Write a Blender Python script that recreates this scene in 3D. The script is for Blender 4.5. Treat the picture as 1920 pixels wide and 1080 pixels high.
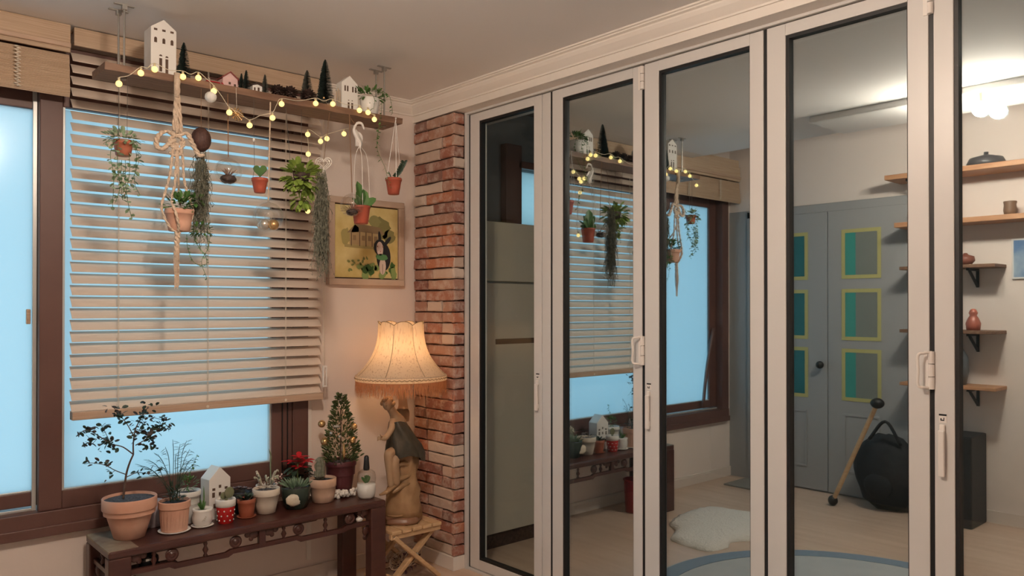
import bpy, math, random
from mathutils import Vector as V, Matrix
random.seed(7)
for o in list(bpy.data.objects): bpy.data.objects.remove(o)
scene = bpy.context.scene; COL = scene.collection
R = math.radians; PI = math.pi

# ---------------------------------------------------------------- camera
YAW, PIT, FPX, CYP, CAMZ = R(41.8345), R(.3535), 1476.56, 568.04, 1.25
cd = bpy.data.cameras.new('camera'); cam = bpy.data.objects.new('camera', cd); COL.objects.link(cam)
cam.location = (0, 0, CAMZ); cam.rotation_euler = (PI/2 + PIT, 0, -YAW)
cd.sensor_width = 36; cd.lens = FPX/1920*36; cd.shift_y = (CYP-540)/1920; cd.clip_start = .02
scene.camera = cam
# ---------------------------------------------------------------- sky and exposure
world = bpy.data.worlds.new('sky'); scene.world = world; world.use_nodes = True
bg = world.node_tree.nodes['Background']
bg.inputs[0].default_value = (.43, .78, .95, 1); bg.inputs[1].default_value = 0.74
vs = scene.view_settings
vs.view_transform = 'Standard'; vs.look = 'None'; vs.gamma = 1; vs.use_curve_mapping = False; vs.exposure = 0.76
CEIL_LAMP = 235.0      # emission strength of the ceiling lamp globes
TABLE_LAMP = 1.5      # watts of the bulb in the fringed lamp

# ---------------------------------------------------------------- pixels to rays
_f = V((math.cos(PIT)*math.sin(YAW), math.cos(PIT)*math.cos(YAW), math.sin(PIT)))
_r = V((math.cos(YAW), -math.sin(YAW), 0)); _u = _r.cross(_f); _c = V((0, 0, CAMZ))
def ray(px, py): return _f + _r*((px-960)/FPX) - _u*((py-CYP)/FPX)
def at(px, py, y): d = ray(px, py); return _c + d*(y/d.y)          # on a plane parallel to the window wall
def on(px, py, z): d = ray(px, py); return _c + d*((z-CAMZ)/d.z)   # on a level surface
def mpp(p): return (V(p)-_c).dot(_f)/FPX                            # metres per pixel at a point
AWAY = V((math.sin(YAW), math.cos(YAW), 0))

# ---------------------------------------------------------------- materials
MATS = {}
def mat(name, col, rough=.6, metal=0, var=None, vscale=8, bump=0, bscale=60, emit=0, spec=.5, stretch=None, sub=0, coat=0):
    if name in MATS: return MATS[name]
    m = bpy.data.materials.new(name); m.use_nodes = True; nt = m.node_tree; b = nt.nodes['Principled BSDF']
    b.inputs['Base Color'].default_value = (*col, 1); b.inputs['Roughness'].default_value = rough
    b.inputs['Metallic'].default_value = metal; b.inputs['Specular IOR Level'].default_value = spec
    if coat: b.inputs['Coat Weight'].default_value = coat
    tc = nt.nodes.new('ShaderNodeTexCoord'); mp = nt.nodes.new('ShaderNodeMapping'); nt.links.new(tc.outputs['Object'], mp.inputs[0])
    if stretch: mp.inputs['Scale'].default_value = stretch
    if var:
        n = nt.nodes.new('ShaderNodeTexNoise'); n.inputs['Scale'].default_value = vscale; n.inputs['Detail'].default_value = 5
        rp = nt.nodes.new('ShaderNodeValToRGB'); rp.color_ramp.elements[0].color = (*col, 1); rp.color_ramp.elements[1].color = (*var, 1)
        rp.color_ramp.elements[0].position = .35; rp.color_ramp.elements[1].position = .68
        nt.links.new(mp.outputs[0], n.inputs['Vector']); nt.links.new(n.outputs['Fac'], rp.inputs[0]); nt.links.new(rp.outputs[0], b.inputs['Base Color'])
    if bump:
        n2 = nt.nodes.new('ShaderNodeTexNoise'); n2.inputs['Scale'].default_value = bscale; n2.inputs['Detail'].default_value = 4
        bp = nt.nodes.new('ShaderNodeBump'); bp.inputs['Strength'].default_value = bump; bp.inputs['Distance'].default_value = .01
        nt.links.new(mp.outputs[0], n2.inputs['Vector']); nt.links.new(n2.outputs['Fac'], bp.inputs['Height']); nt.links.new(bp.outputs[0], b.inputs['Normal'])
    if emit:
        b.inputs['Emission Color'].default_value = (*col, 1); b.inputs['Emission Strength'].default_value = emit
    MATS[name] = m; return m
def mix_mat(name, shaders, facs):
    """chain of mix shaders: shaders[0] mixed with shaders[1] by facs[0], then with shaders[2] ..."""
    m = bpy.data.materials.new(name); m.use_nodes = True; nt = m.node_tree; nt.nodes.clear()
    out = nt.nodes.new('ShaderNodeOutputMaterial'); cur = None
    for i, (t, col, rg) in enumerate(shaders):
        s = nt.nodes.new(t); s.inputs['Color'].default_value = (*col, 1)
        if rg is not None and 'Roughness' in s.inputs: s.inputs['Roughness'].default_value = rg
        if cur is None: cur = s
        else:
            x = nt.nodes.new('ShaderNodeMixShader'); x.inputs[0].default_value = facs[i-1]
            nt.links.new(cur.outputs[0], x.inputs[1]); nt.links.new(s.outputs[0], x.inputs[2]); cur = x
    nt.links.new(cur.outputs[0], out.inputs[0]); MATS[name] = m; return m

M_wall = mat('wall_paper', (.80, .70, .64), .85, bump=.08, bscale=200)
M_ceil = mat('ceiling_paper', (.86, .83, .81), .9, bump=.05, bscale=150)
M_wallgrey = mat('grey_paint', (.34, .34, .345), .6)
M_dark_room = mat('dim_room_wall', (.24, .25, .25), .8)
M_white = mat('white_frame', (.70, .68, .665), .35)
M_trim = mat('cream_trim', (.84, .78, .72), .5)
M_black = mat('black_gasket', (.008, .008, .009), .5)
M_floor = mat('floor_laminate', (.56, .40, .30), .35, var=(.66, .50, .39), vscale=3, stretch=(6, .6, 1))
M_base = mat('baseboard', (.72, .64, .58), .5)
M_wbrown = mat('window_wood', (.115, .052, .042), .45, var=(.14, .066, .052), vscale=4)
M_silver = mat('silver_edge', (.62, .62, .60), .3, .4)
M_slat = mat('blind_slat', (.74, .61, .51), .45, var=(.80, .68, .58), vscale=3, stretch=(1, 10, 10))
M_slatdark = mat('blind_rail', (.50, .33, .23), .5, var=(.58, .42, .31), vscale=6, stretch=(1, 20, 40))
M_bamboo = mat('bamboo_weave', (.52, .36, .24), .75, var=(.68, .52, .38), vscale=9, stretch=(.6, 30, 70), bump=.3, bscale=60)
M_cord = mat('cream_cord', (.75, .66, .55), .8)
M_shelf = mat('shelf_wood', (.15, .075, .045), .55, var=(.25, .14, .085), vscale=7, stretch=(1, 12, 12), bump=.1, bscale=30)
M_bench = mat('rosewood', (.06, .019, .015), .30, var=(.085, .030, .022), vscale=5, stretch=(2, 5, 4), bump=.03, bscale=40)
M_benchworn = mat('worn_bench_end', (.30, .25, .18), .6, var=(.16, .10, .075), vscale=14)
M_terra = mat('terracotta', (.62, .33, .23), .75, var=(.70, .42, .31), vscale=9, bump=.05)
M_terra2 = mat('pale_terracotta', (.58, .37, .26), .8, var=(.68, .48, .36), vscale=10, bump=.08)
M_redpot = mat('red_plastic_pot', (.42, .085, .045), .5)
M_brownpot = mat('brown_plastic_pot', (.40, .12, .065), .45)
M_whitecer = mat('white_ceramic', (.85, .82, .78), .35, bump=.03)
M_cream = mat('cream_ceramic', (.74, .66, .56), .5, var=(.66, .57, .47), vscale=15)
M_lav = mat('lavender_pot', (.60, .52, .56), .5)
M_redglaze = mat('red_glaze', (.55, .02, .02), .25)
M_blackpot = mat('black_pot', (.02, .02, .022), .4)
M_greenpot = mat('dark_green_glaze', (.03, .045, .035), .25)
M_purple = mat('plum_pot', (.10, .025, .03), .35)
M_soil = mat('soil', (.03, .028, .032), .95, var=(.10, .10, .12), vscale=120, bump=.6, bscale=150)
M_leaf = mat('leaf_green', (.06, .15, .035), .5, var=(.10, .22, .05), vscale=20)
M_leafd = mat('leaf_dark', (.022, .045, .028), .5, var=(.045, .075, .045), vscale=30)
M_leafy = mat('leaf_lime', (.22, .33, .05), .55, var=(.34, .44, .10), vscale=25)
M_leafp = mat('leaf_pale', (.22, .33, .19), .55, var=(.36, .46, .30), vscale=40)
M_moss = mat('spanish_moss', (.13, .13, .095), .9, var=(.30, .29, .22), vscale=70)
M_bark = mat('bark', (.09, .05, .035), .8, var=(.15, .09, .065), vscale=40)
M_stem = mat('stem_green', (.12, .18, .06), .6)
M_rope = mat('macrame_rope', (.66, .50, .37), .85, var=(.76, .61, .48), vscale=150, bump=.5, bscale=300)
M_jute = mat('brown_rope', (.28, .15, .08), .85)
M_wire = mat('thin_wire', (.10, .08, .07), .5)
M_plastic = mat('white_plastic', (.85, .80, .76), .35)
M_coco = mat('coconut_shell', (.055, .022, .016), .6, var=(.09, .04, .03), vscale=20, stretch=(6, 6, 1), bump=.3)
M_bottle = mat('bottlebrush_green', (.018, .032, .028), .8, var=(.05, .08, .07), vscale=80)
M_bottle2 = mat('bottlebrush_grey', (.10, .11, .095), .85, var=(.20, .20, .17), vscale=80)
M_cone = mat('pine_cone', (.035, .018, .014), .7, var=(.09, .05, .04), vscale=60)
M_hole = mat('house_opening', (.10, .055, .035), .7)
M_pink = mat('pink_wall', (.75, .50, .48), .6)
M_redroof = mat('red_roof', (.30, .06, .05), .6)
M_gold = mat('gold_bauble', (.72, .45, .20), .25, .7)
M_silverb = mat('silver_bauble', (.72, .68, .62), .25, .6)
M_red = mat('poinsettia_red', (.62, .02, .03), .5, var=(.45, .01, .02), vscale=30)
M_pinkfl = mat('pink_petals', (.78, .52, .46), .6)
M_stone = mat('white_stone', (.78, .70, .58), .7, var=(.70, .58, .42), vscale=20, bump=.3)
M_galv = mat('galvanised_rod', (.42, .40, .37), .35, .8)
M_bulb = mat('fairy_bulb', (1, .72, .25), .3, emit=.85)
M_caps = mat('bulb_cap', (.65, .55, .35), .4)
M_fwire = mat('fairy_wire', (.70, .62, .48), .5)
M_lace = mat('white_lace', (.86, .82, .76), .8)
M_stool = mat('stool_wood', (.60, .38, .20), .5, var=(.68, .46, .27), vscale=8, stretch=(3, 3, 12))
M_bronze = mat('statue_gold_brown', (.34, .19, .09), .42, var=(.44, .27, .14), vscale=18, bump=.1, bscale=30)
M_skin = mat('statue_skin', (.42, .26, .15), .45, var=(.50, .33, .20), vscale=14)
M_cloth = mat('statue_cloth', (.045, .04, .03), .4, var=(.09, .07, .045), vscale=14)
M_statbase = mat('statue_base', (.25, .12, .065), .35, var=(.32, .17, .10), vscale=10)
M_piping = mat('shade_piping', (.30, .20, .11), .8)
M_braid = mat('shade_braid', (.45, .32, .20), .8, var=(.22, .13, .08), vscale=90)
M_fringe = mat('shade_fringe', (.62, .33, .17), .8, var=(.70, .44, .26), vscale=60)
M_frosty = mix_mat('frosted_glass', [('ShaderNodeBsdfDiffuse', (.70, .78, .82), None), ('ShaderNodeBsdfTranslucent', (.93, .96, .98), None), ('ShaderNodeBsdfGlossy', (1, 1, 1), .16)], [.88, .03])
M_coated = mix_mat('coated_door_glass', [('ShaderNodeBsdfTransparent', (.80, .88, .90), None), ('ShaderNodeBsdfGlossy', (.84, .94, .97), .0)], [.60])
M_clear = mix_mat('clear_door_glass', [('ShaderNodeBsdfTransparent', (.92, .94, .92), None), ('ShaderNodeBsdfGlossy', (.9, .95, 1), .0)], [.02])
M_globe = mix_mat('thin_globe_glass', [('ShaderNodeBsdfTransparent', (.95, .95, .94), None), ('ShaderNodeBsdfGlossy', (1, 1, 1), .02)], [.16])
_nt = M_globe.node_tree; _fw = _nt.nodes.new('ShaderNodeLayerWeight'); _fw.inputs[0].default_value = .25
_pw = _nt.nodes.new('ShaderNodeMath'); _pw.operation = 'POWER'; _pw.inputs[1].default_value = 2; _ad = _nt.nodes.new('ShaderNodeMath'); _ad.operation = 'MULTIPLY_ADD'; _ad.inputs[1].default_value = .65; _ad.inputs[2].default_value = .06
_nt.links.new(_fw.outputs['Facing'], _pw.inputs[0]); _nt.links.new(_pw.outputs[0], _ad.inputs[0])
for _n in list(_nt.nodes):
    if _n.type == 'MIX_SHADER': _nt.links.new(_ad.outputs[0], _n.inputs[0])
M_shade = mix_mat('lampshade_silk', [('ShaderNodeBsdfDiffuse', (.74, .60, .46), None), ('ShaderNodeBsdfTranslucent', (.80, .60, .42), None)], [.38])
_nt = M_shade.node_tree; _tc = _nt.nodes.new('ShaderNodeTexCoord'); _mp = _nt.nodes.new('ShaderNodeMapping'); _mp.inputs['Scale'].default_value = (160, 160, 22); _no = _nt.nodes.new('ShaderNodeTexNoise'); _no.inputs['Scale'].default_value = 1.0
_rp = _nt.nodes.new('ShaderNodeValToRGB'); _rp.color_ramp.elements[0].position = .30; _rp.color_ramp.elements[0].color = (.62, .45, .31, 1); _rp.color_ramp.elements[1].position = .44; _rp.color_ramp.elements[1].color = (.84, .68, .50, 1)
_nt.links.new(_tc.outputs['Object'], _mp.inputs[0]); _nt.links.new(_mp.outputs[0], _no.inputs['Vector']); _nt.links.new(_no.outputs['Fac'], _rp.inputs[0])
for _n in list(_nt.nodes):
    if _n.type in ('BSDF_DIFFUSE', 'BSDF_TRANSLUCENT'): _nt.links.new(_rp.outputs[0], _n.inputs['Color'])
M_fringe = mix_mat('fringe_threads', [('ShaderNodeBsdfDiffuse', (.50, .25, .14), None), ('ShaderNodeBsdfTranslucent', (.62, .32, .17), None)], [.42])
M_lampglow = mat('lamp_globe_glow', (1, .83, .67), .3, emit=CEIL_LAMP)

# ---------------------------------------------------------------- mesh building
class MB:
    def __init__(s): s.v = []; s.f = []
    def add(s, vs, fs):
        n = len(s.v); s.v += [V(p) for p in vs]; s.f += [tuple(i+n for i in f) for f in fs]; return s
    def box(s, a, b, rz=0, piv=None):
        a, b = V(a), V(b)
        vs = [V((x, y, z)) for z in (a.z, b.z) for y in (a.y, b.y) for x in (a.x, b.x)]
        if rz:
            c = V(piv) if piv else (a+b)/2; m = Matrix.Rotation(rz, 3, 'Z'); vs = [m @ (p-c)+c for p in vs]
        return s.add(vs, [(0,2,3,1),(4,5,7,6),(0,1,5,4),(2,6,7,3),(0,4,6,2),(1,3,7,5)])
    def bar(s, p, q, w, h, up=(0, 0, 1)):
        p, q = V(p), V(q); d = (q-p).normalized(); sd = d.cross(V(up))
        if sd.length < 1e-4: sd = d.cross(V((0, 1, 0)))
        sd.normalize(); u = sd.cross(d); a = sd*w/2; b = u*h/2
        vs = [p-a-b, p+a-b, p+a+b, p-a+b, q-a-b, q+a-b, q+a+b, q-a+b]
        return s.add(vs, [(0,3,2,1),(4,5,6,7),(0,1,5,4),(1,2,6,5),(2,3,7,6),(3,0,4,7)])
    def tube(s, pts, r, seg=6, caps=True):
        pts = [V(p) for p in pts]; n = len(pts); rs = r if isinstance(r, (list, tuple)) else [r]*n
        vs = []; fs = []; prev = None
        for i, p in enumerate(pts):
            d = (pts[min(i+1, n-1)]-pts[max(i-1, 0)])
            if d.length < 1e-7: d = V((0, 0, 1))
            d.normalize()
            if prev is None:
                prev = d.cross(V((0, 0, 1))) if abs(d.z) < .9 else d.cross(V((1, 0, 0)))
            a = prev - d*prev.dot(d)
            if a.length < 1e-6: a = d.orthogonal()
            a.normalize(); prev = a; b = d.cross(a)
            for k in range(seg):
                t = 2*PI*k/seg; vs.append(p+(a*math.cos(t)+b*math.sin(t))*rs[i])
        for i in range(n-1):
            for k in range(seg):
                k2 = (k+1) % seg; fs.append((i*seg+k, i*seg+k2, (i+1)*seg+k2, (i+1)*seg+k))
        if caps: fs.append(tuple(range(seg))[::-1]); fs.append(tuple((n-1)*seg+k for k in range(seg)))
        return s.add(vs, fs)
    def lathe(s, c, prof, seg=24, mod=None, cap0=True, cap1=False):
        c = V(c); vs = []; fs = []; n = len(prof)
        for i, (r, z) in enumerate(prof):
            for k in range(seg):
                t = 2*PI*k/seg; rr, zz = (r, z) if mod is None else mod(r, z, t, i)
                vs.append(c+V((rr*math.cos(t), rr*math.sin(t), zz)))
        for i in range(n-1):
            for k in range(seg):
                k2 = (k+1) % seg; fs.append((i*seg+k, i*seg+k2, (i+1)*seg+k2, (i+1)*seg+k))
        if cap0: fs.append(tuple(range(seg))[::-1])
        if cap1: fs.append(tuple((n-1)*seg+k for k in range(seg)))
        return s.add(vs, fs)
    def ball(s, c, r, seg=12, rings=8, sc=(1, 1, 1), jit=0, rot=None):
        c = V(c); vs = [V((0, 0, -1))]; fs = []
        for i in range(1, rings):
            a = PI*i/rings
            for k in range(seg):
                t = 2*PI*k/seg; vs.append(V((math.sin(a)*math.cos(t), math.sin(a)*math.sin(t), -math.cos(a))))
        vs.append(V((0, 0, 1)))
        for k in range(seg):
            fs.append((0, 1+(k+1) % seg, 1+k)); L = 1+(rings-2)*seg; fs.append((len(vs)-1, L+k, L+(k+1) % seg))
        for i in range(rings-2):
            for k in range(seg):
                k2 = (k+1) % seg; a = 1+i*seg; fs.append((a+k, a+k2, a+seg+k2, a+seg+k))
        out = []
        for p in vs:
            q = V((p.x*sc[0], p.y*sc[1], p.z*sc[2]))*r*(1+random.uniform(-jit, jit))
            if rot: q = rot @ q
            out.append(c+q)
        return s.add(out, fs)
    def leaf(s, p, d, n, L, W, fold=.15, round_=False):
        p, d = V(p), V(d).normalized(); sd = d.cross(V(n))
        if sd.length < 1e-4: sd = d.orthogonal()
        sd.normalize(); u = sd.cross(d)
        prof = [(0, .05), (.28, .85), (.6, 1), (.88, .6), (1, .05)] if not round_ else [(0, .15), (.18, .8), (.5, 1.05), (.85, .75), (1, .1)]
        vs = []; fs = []
        for t, w in prof:
            c = p+d*(L*t)-u*(L*.12*t*t)
            vs += [c-sd*(W/2*w)+u*(W*fold*w), c, c+sd*(W/2*w)+u*(W*fold*w)]
        for i in range(len(prof)-1):
            a = i*3; fs += [(a, a+1, a+4, a+3), (a+1, a+2, a+5, a+4)]
        return s.add(vs, fs)
    def poly(s, pts, thick):     # flat outline given as 3D points, thickened along vector
        t = V(thick); n = len(pts); pts = [V(p) for p in pts]
        fs = [tuple(range(n)), tuple(range(n, 2*n))[::-1]] + [(i, i+n, (i+1) % n+n, (i+1) % n) for i in range(n)]
        return s.add(pts+[p+t for p in pts], fs)

ORG = {}
def link(o, parent=None):
    COL.objects.link(o)
    if parent is not None: o.parent = parent
    return o
def mesh(mb, org, m, smooth=False, name='part'):
    me = bpy.data.meshes.new(name); me.from_pydata([tuple(p-org) for p in mb.v], [], mb.f); me.materials.append(m)
    if smooth:
        me.polygons.foreach_set('use_smooth', [True]*len(me.polygons))
    me.update(); return me
def tag(o, label=None, cat=None, group=None, kind=None):
    if label: o['label'] = label
    if cat: o['category'] = cat
    if group: o['group'] = group
    if kind: o['kind'] = kind
    return o
def root(name, loc, label=None, cat=None, group=None, kind=None):
    o = bpy.data.objects.new(name, None); o.empty_display_size = .02; link(o); o.location = loc; ORG[o.name] = V(loc)
    return tag(o, label, cat, group, kind)
def part(name, mb, m, parent, smooth=False, bevel=0, label=None, kind=None):
    org = ORG[parent.name]
    o = bpy.data.objects.new(name, mesh(mb, org, m, smooth, name)); link(o, parent); ORG[o.name] = org
    if bevel:
        b = o.modifiers.new('bevel', 'BEVEL'); b.width = bevel; b.segments = 2; b.limit_method = 'ANGLE'
    if label: o['label'] = label
    if kind: o['kind'] = kind
    return o
def solo(name, mb, m, loc, label=None, cat=None, group=None, kind=None, smooth=False, bevel=0):
    o = bpy.data.objects.new(name, mesh(mb, V(loc), m, smooth, name)); link(o); o.location = loc; ORG[o.name] = V(loc)
    if bevel:
        b = o.modifiers.new('bevel', 'BEVEL'); b.width = bevel; b.segments = 2; b.limit_method = 'ANGLE'
    return tag(o, label, cat, group, kind)
def inst(name, me, parent, loc, rot=None, sc=None):   # shares mesh data; loc in world
    o = bpy.data.objects.new(name, me); link(o, parent); o.location = V(loc)-ORG[parent.name]
    if rot is not None: o.rotation_euler = rot.to_euler() if isinstance(rot, Matrix) else rot
    if sc: o.scale = sc if isinstance(sc, tuple) else (sc,)*3
    return o
U = random.uniform
def bez(p, n=10):   # smooth curve through points (Catmull-Rom)
    p = [V(q) for q in p]; out = []
    q = [p[0]*2-p[1]]+p+[p[-1]*2-p[-2]]
    for i in range(1, len(q)-2):
        for k in range(n):
            t = k/n; a, b, c, d = q[i-1:i+3]
            out.append(.5*((2*b)+(c-a)*t+(2*a-5*b+4*c-d)*t*t+(3*b-a-3*c+d)*t**3))
    return out+[p[-1]]
def aim(d, up=(0, 0, 1)):
    d = V(d).normalized(); return d.to_track_quat('Y', 'Z').to_matrix()

# ================================================================= THE ROOM
YW, XD, XC, ZC, XL, YB = 3.31, 2.368, 2.289, 2.285, -.38, -1.6
floor = solo('floor', MB().box((XL-.1, YB-.1, -.1), (5.2, 3.7, 0)), M_floor, (0, 0, 0), kind='structure')
solo('ceiling', MB().box((.23, YB, ZC), (2.60, YW+.2, 2.47)), M_ceil, (0, 0, ZC), kind='structure')
solo('ceiling_raised', MB().box((XL-.1, YB-.1, 2.45), (.23, YW+.2, 2.55)), M_ceil, (0, 0, 2.45), kind='structure')
w = MB()
w.box((XL-.1, YW, 0), (1.70, YW+.2, .42)); w.box((1.70, YW, 0), (2.47, YW+.2, 2.45)); w.box((XL-.1, YW, 2.20), (1.70, YW+.2, 2.45)); w.box((XL-.1, YW, .42), (-.33, YW+.2, 2.2))
solo('wall_window', w, M_wall, (0, YW, 0), kind='structure')
w = MB().box((XL-.1, YB, 0), (XL, YW, 2.45)); solo('wall_left', w, M_wall, (XL, 0, 0), kind='structure')
w = MB().box((XL-.1, YB-.1, 0), (2.9, YB, 2.47)); w.box((4.7, YB-.1, 0), (5.2, YB, 2.47)); w.box((2.9, YB-.1, 0), (4.7, YB, .9)); w.box((2.9, YB-.1, 2.1), (4.7, YB, 2.47))
solo('wall_back', w, M_wall, (0, YB, 0), kind='structure')
wn = root('added_window', (3.8, YB, .9), kind='structure')  # unseen window added so daylight reaches the next room and refrigerator
w = MB()
for a, b in (((2.9, YB-.06, .9), (4.7, YB-.01, .95)), ((2.9, YB-.06, 2.05), (4.7, YB-.01, 2.1)), ((2.9, YB-.06, .95), (2.95, YB-.01, 2.05)), ((3.77, YB-.06, .95), (3.83, YB-.01, 2.05)), ((4.65, YB-.06, .95), (4.7, YB-.01, 2.05))): w.box(a, b)
part('window_frame', w, M_wbrown, wn); part('pane', MB().box((2.95, YB-.04, .95), (3.77, YB-.034, 2.05)), M_frosty, wn); part('pane', MB().box((3.83, YB-.04, .95), (4.65, YB-.034, 2.05)), M_frosty, wn)
solo('wall_right', MB().box((XC, YB, 0), (2.45, -.17, 2.187)), M_wall, (XC, YB, 0), kind='structure')
solo('wall_header', MB().box((XC, YB, 2.187), (2.60, YW, ZC)), M_trim, (XC, 0, 2.187), kind='structure')
# crown moulding on header and on window wall
def crown(name, pts_of, kind='structure', org=(0, 0, 0)):
    prof = [(0, 2.219), (.008, 2.219), (.008, 2.226), (.016, 2.234), (.030, 2.250), (.036, 2.262), (.036, 2.268), (.046, 2.272), (.046, 2.277), (.053, 2.279), (.053, ZC), (0, ZC)]
    A = [pts_of(0, d, z) for d, z in prof]; B = [pts_of(1, d, z) for d, z in prof]; n = len(prof); m = MB()
    m.add(A+B, [(i, (i+1) % n, (i+1) % n+n, i+n) for i in range(n)]+[tuple(range(n))[::-1], tuple(range(n, 2*n))])
    return solo(name, m, M_trim, org, kind=kind)
crown('trim_1', lambda e, d, z: V((XC-d, YB if e == 0 else YW-d, z)))
crown('trim_2', lambda e, d, z: V((1.745 if e == 0 else XC-d, YW-d, z)))
# baseboards
solo('baseboard_window', MB().box((XL, YW-.012, 0), (XC, YW, .07)), M_base, (0, YW, 0), kind='structure', bevel=.002)
solo('baseboard_left', MB().box((XL, YB, 0), (XL+.012, 1.98, .07)), M_base, (XL, 0, 0), kind='structure')
# next room behind the folding doors
w = MB(); w.box((2.47, 3.45, 0), (5.2, 3.6, 1.74)); w.box((2.47, 3.45, 2.07), (5.2, 3.6, 2.47)); w.box((2.47, 3.45, 1.74), (3.12, 3.6, 2.07)); w.box((3.62, 3.45, 1.74), (5.2, 3.6, 2.07))
solo('wall_next_room', w, M_dark_room, (3, 3.45, 0), kind='structure')
solo('wall_far', MB().box((5.1, YB, 0), (5.2, 3.6, 2.47)), M_dark_room, (5.1, 0, 0), kind='structure')
solo('ceiling_next_room', MB().box((2.60, YB, 2.40), (5.2, 3.6, 2.5)), M_dark_room, (3, 0, 2.4), kind='structure')
wn = root('window_2', (3.12, 3.45, 1.74), kind='structure')
f = MB()
for a, b in (((3.10, 3.40, 1.70), (3.64, 3.44, 1.735)), ((3.10, 3.40, 2.07), (3.64, 3.44, 2.11)), ((3.0, 3.40, 1.62), (3.12, 3.447, 2.2)), ((3.62, 3.40, 1.70), (3.66, 3.44, 2.11))): f.box(a, b)
part('window_frame', f, M_wbrown, wn); part('pane', MB().box((3.12, 3.50, 1.74), (3.62, 3.506, 2.07)), M_frosty, wn)

# ---------------------------------------------------------------- brown window with frosted panes
wn = root('window_1', (.65, YW, .415), kind='structure')
def fr(name, boxes, m=M_wbrown, bevel=.003, par=None):
    b = MB()
    for a, c in boxes: b.box(a, c)
    return part(name, b, m, par or wn, bevel=bevel)
fr('outer_frame', [((-.33, 3.282, .415), (1.70, 3.42, .505)), ((-.33, 3.29, 2.06), (1.70, 3.42, 2.22)), ((1.625, 3.286, .505), (1.70, 3.42, 2.06)), ((-.33, 3.286, .505), (-.25, 3.42, 2.06))])
fr('sill_ledge', [((-.33, 3.274, .415), (1.70, 3.283, .452))])
s = fr('front_sash', [((.632, 3.295, .505), (.708, 3.33, 2.06)), ((1.528, 3.295, .505), (1.625, 3.33, 2.06)), ((.708, 3.295, .505), (1.528, 3.33, .572)), ((.708, 3.295, 1.998), (1.528, 3.33, 2.06))])
fr('pane', [((.712, 3.318, .576), (1.524, 3.324, 1.994))], M_frosty, 0)
fr('pane_bead', [((.705, 3.300, .568), (.716, 3.326, 2.0)), ((1.520, 3.300, .568), (1.531, 3.326, 2.0)), ((.716, 3.300, .568), (1.520, 3.326, .577))], M_silver, .001)
s2 = fr('rear_sash', [((.628, 3.345, .52), (.70, 3.38, 2.06)), ((-.25, 3.345, .52), (-.165, 3.38, 2.06)), ((-.165, 3.345, .52), (.628, 3.38, .572)), ((-.165, 3.345, 1.985), (.628, 3.38, 2.06))])
fr('pane', [((-.165, 3.360, .572), (.628, 3.366, 1.985))], M_frosty, 0)
fr('track_edge', [((.617, 3.332, .505), (.631, 3.344, 2.06)), ((-.25, 3.335, .505), (.63, 3.344, .514)), ((-.165, 3.350, .571), (.628, 3.362, .577))], M_silver, .001)
fr('latch', [((.598, 3.33, 1.19), (.612, 3.345, 1.245))], M_slatdark)
fr('groove', [((1.575, 3.291, .505), (1.579, 3.296, 2.06)), ((1.60, 3.291, .505), (1.604, 3.296, 2.06))], M_black, 0)
solo('trim_3', MB().box((1.70, 3.298, .1), (1.722, YW, 2.2)), M_trim, (1.7, YW, .1), kind='structure', bevel=.002)

# ---------------------------------------------------------------- brick pillar in the corner
pil = root('wall_brick_pillar', (XC, 3.0, 0), kind='structure')
M_mortar = mat('dark_joint', (.07, .04, .032), .95)
part('core', MB().box((XC+.016, 2.99, .062), (2.47, YW, 2.187)), M_mortar, pil)
part('plinth', MB().box((XC-.002, 2.972, 0), (2.358, YW, .066)), M_trim, pil, bevel=.002)
m_b = bpy.data.materials.new('old_brick'); m_b.use_nodes = True; nt = m_b.node_tree; pb = nt.nodes['Principled BSDF']; pb.inputs['Roughness'].default_value = .9
oi = nt.nodes.new('ShaderNodeObjectInfo'); rp = nt.nodes.new('ShaderNodeValToRGB'); cr = rp.color_ramp; cr.interpolation = 'CONSTANT'
cols = [(.38, .15, .10), (.28, .12, .09), (.42, .19, .13), (.46, .27, .20), (.34, .16, .12), (.48, .19, .11), (.40, .22, .165), (.56, .41, .33), (.27, .14, .11), (.44, .23, .16), (.62, .50, .42)]
while len(cr.elements) < len(cols): cr.elements.new(.5)
for i, c in enumerate(cols): cr.elements[i].position = i/len(cols); cr.elements[i].color = (*c, 1)
tc = nt.nodes.new('ShaderNodeTexCoord'); n1 = nt.nodes.new('ShaderNodeTexNoise'); n1.inputs['Scale'].default_value = 22; n1.inputs['Detail'].default_value = 8; n1.inputs['Roughness'].default_value = .7
n1.noise_dimensions = '4D'; ml = nt.nodes.new('ShaderNodeMath'); ml.operation = 'MULTIPLY'; ml.inputs[1].default_value = 40
nt.links.new(oi.outputs['Random'], ml.inputs[0]); nt.links.new(ml.outputs[0], n1.inputs['W']); nt.links.new(tc.outputs['Object'], n1.inputs['Vector'])
r2 = nt.nodes.new('ShaderNodeValToRGB'); r2.color_ramp.elements[0].position = .47; r2.color_ramp.elements[1].position = .62
mx = nt.nodes.new('ShaderNodeMix'); mx.data_type = 'RGBA'; mx.inputs[7].default_value = (.62, .50, .43, 1)
sc_ = nt.nodes.new('ShaderNodeMath'); sc_.operation = 'MULTIPLY'; sc_.inputs[1].default_value = .62
nt.links.new(oi.outputs['Random'], rp.inputs[0]); nt.links.new(n1.outputs['Fac'], r2.inputs[0]); nt.links.new(r2.outputs[0], sc_.inputs[0]); nt.links.new(sc_.outputs[0], mx.inputs[0])
nt.links.new(rp.outputs[0], mx.inputs[6]); nt.links.new(mx.outputs[2], pb.inputs['Base Color'])
bp = nt.nodes.new('ShaderNodeBump'); bp.inputs['Strength'].default_value = .7; bp.inputs['Distance'].default_value = .006
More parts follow.
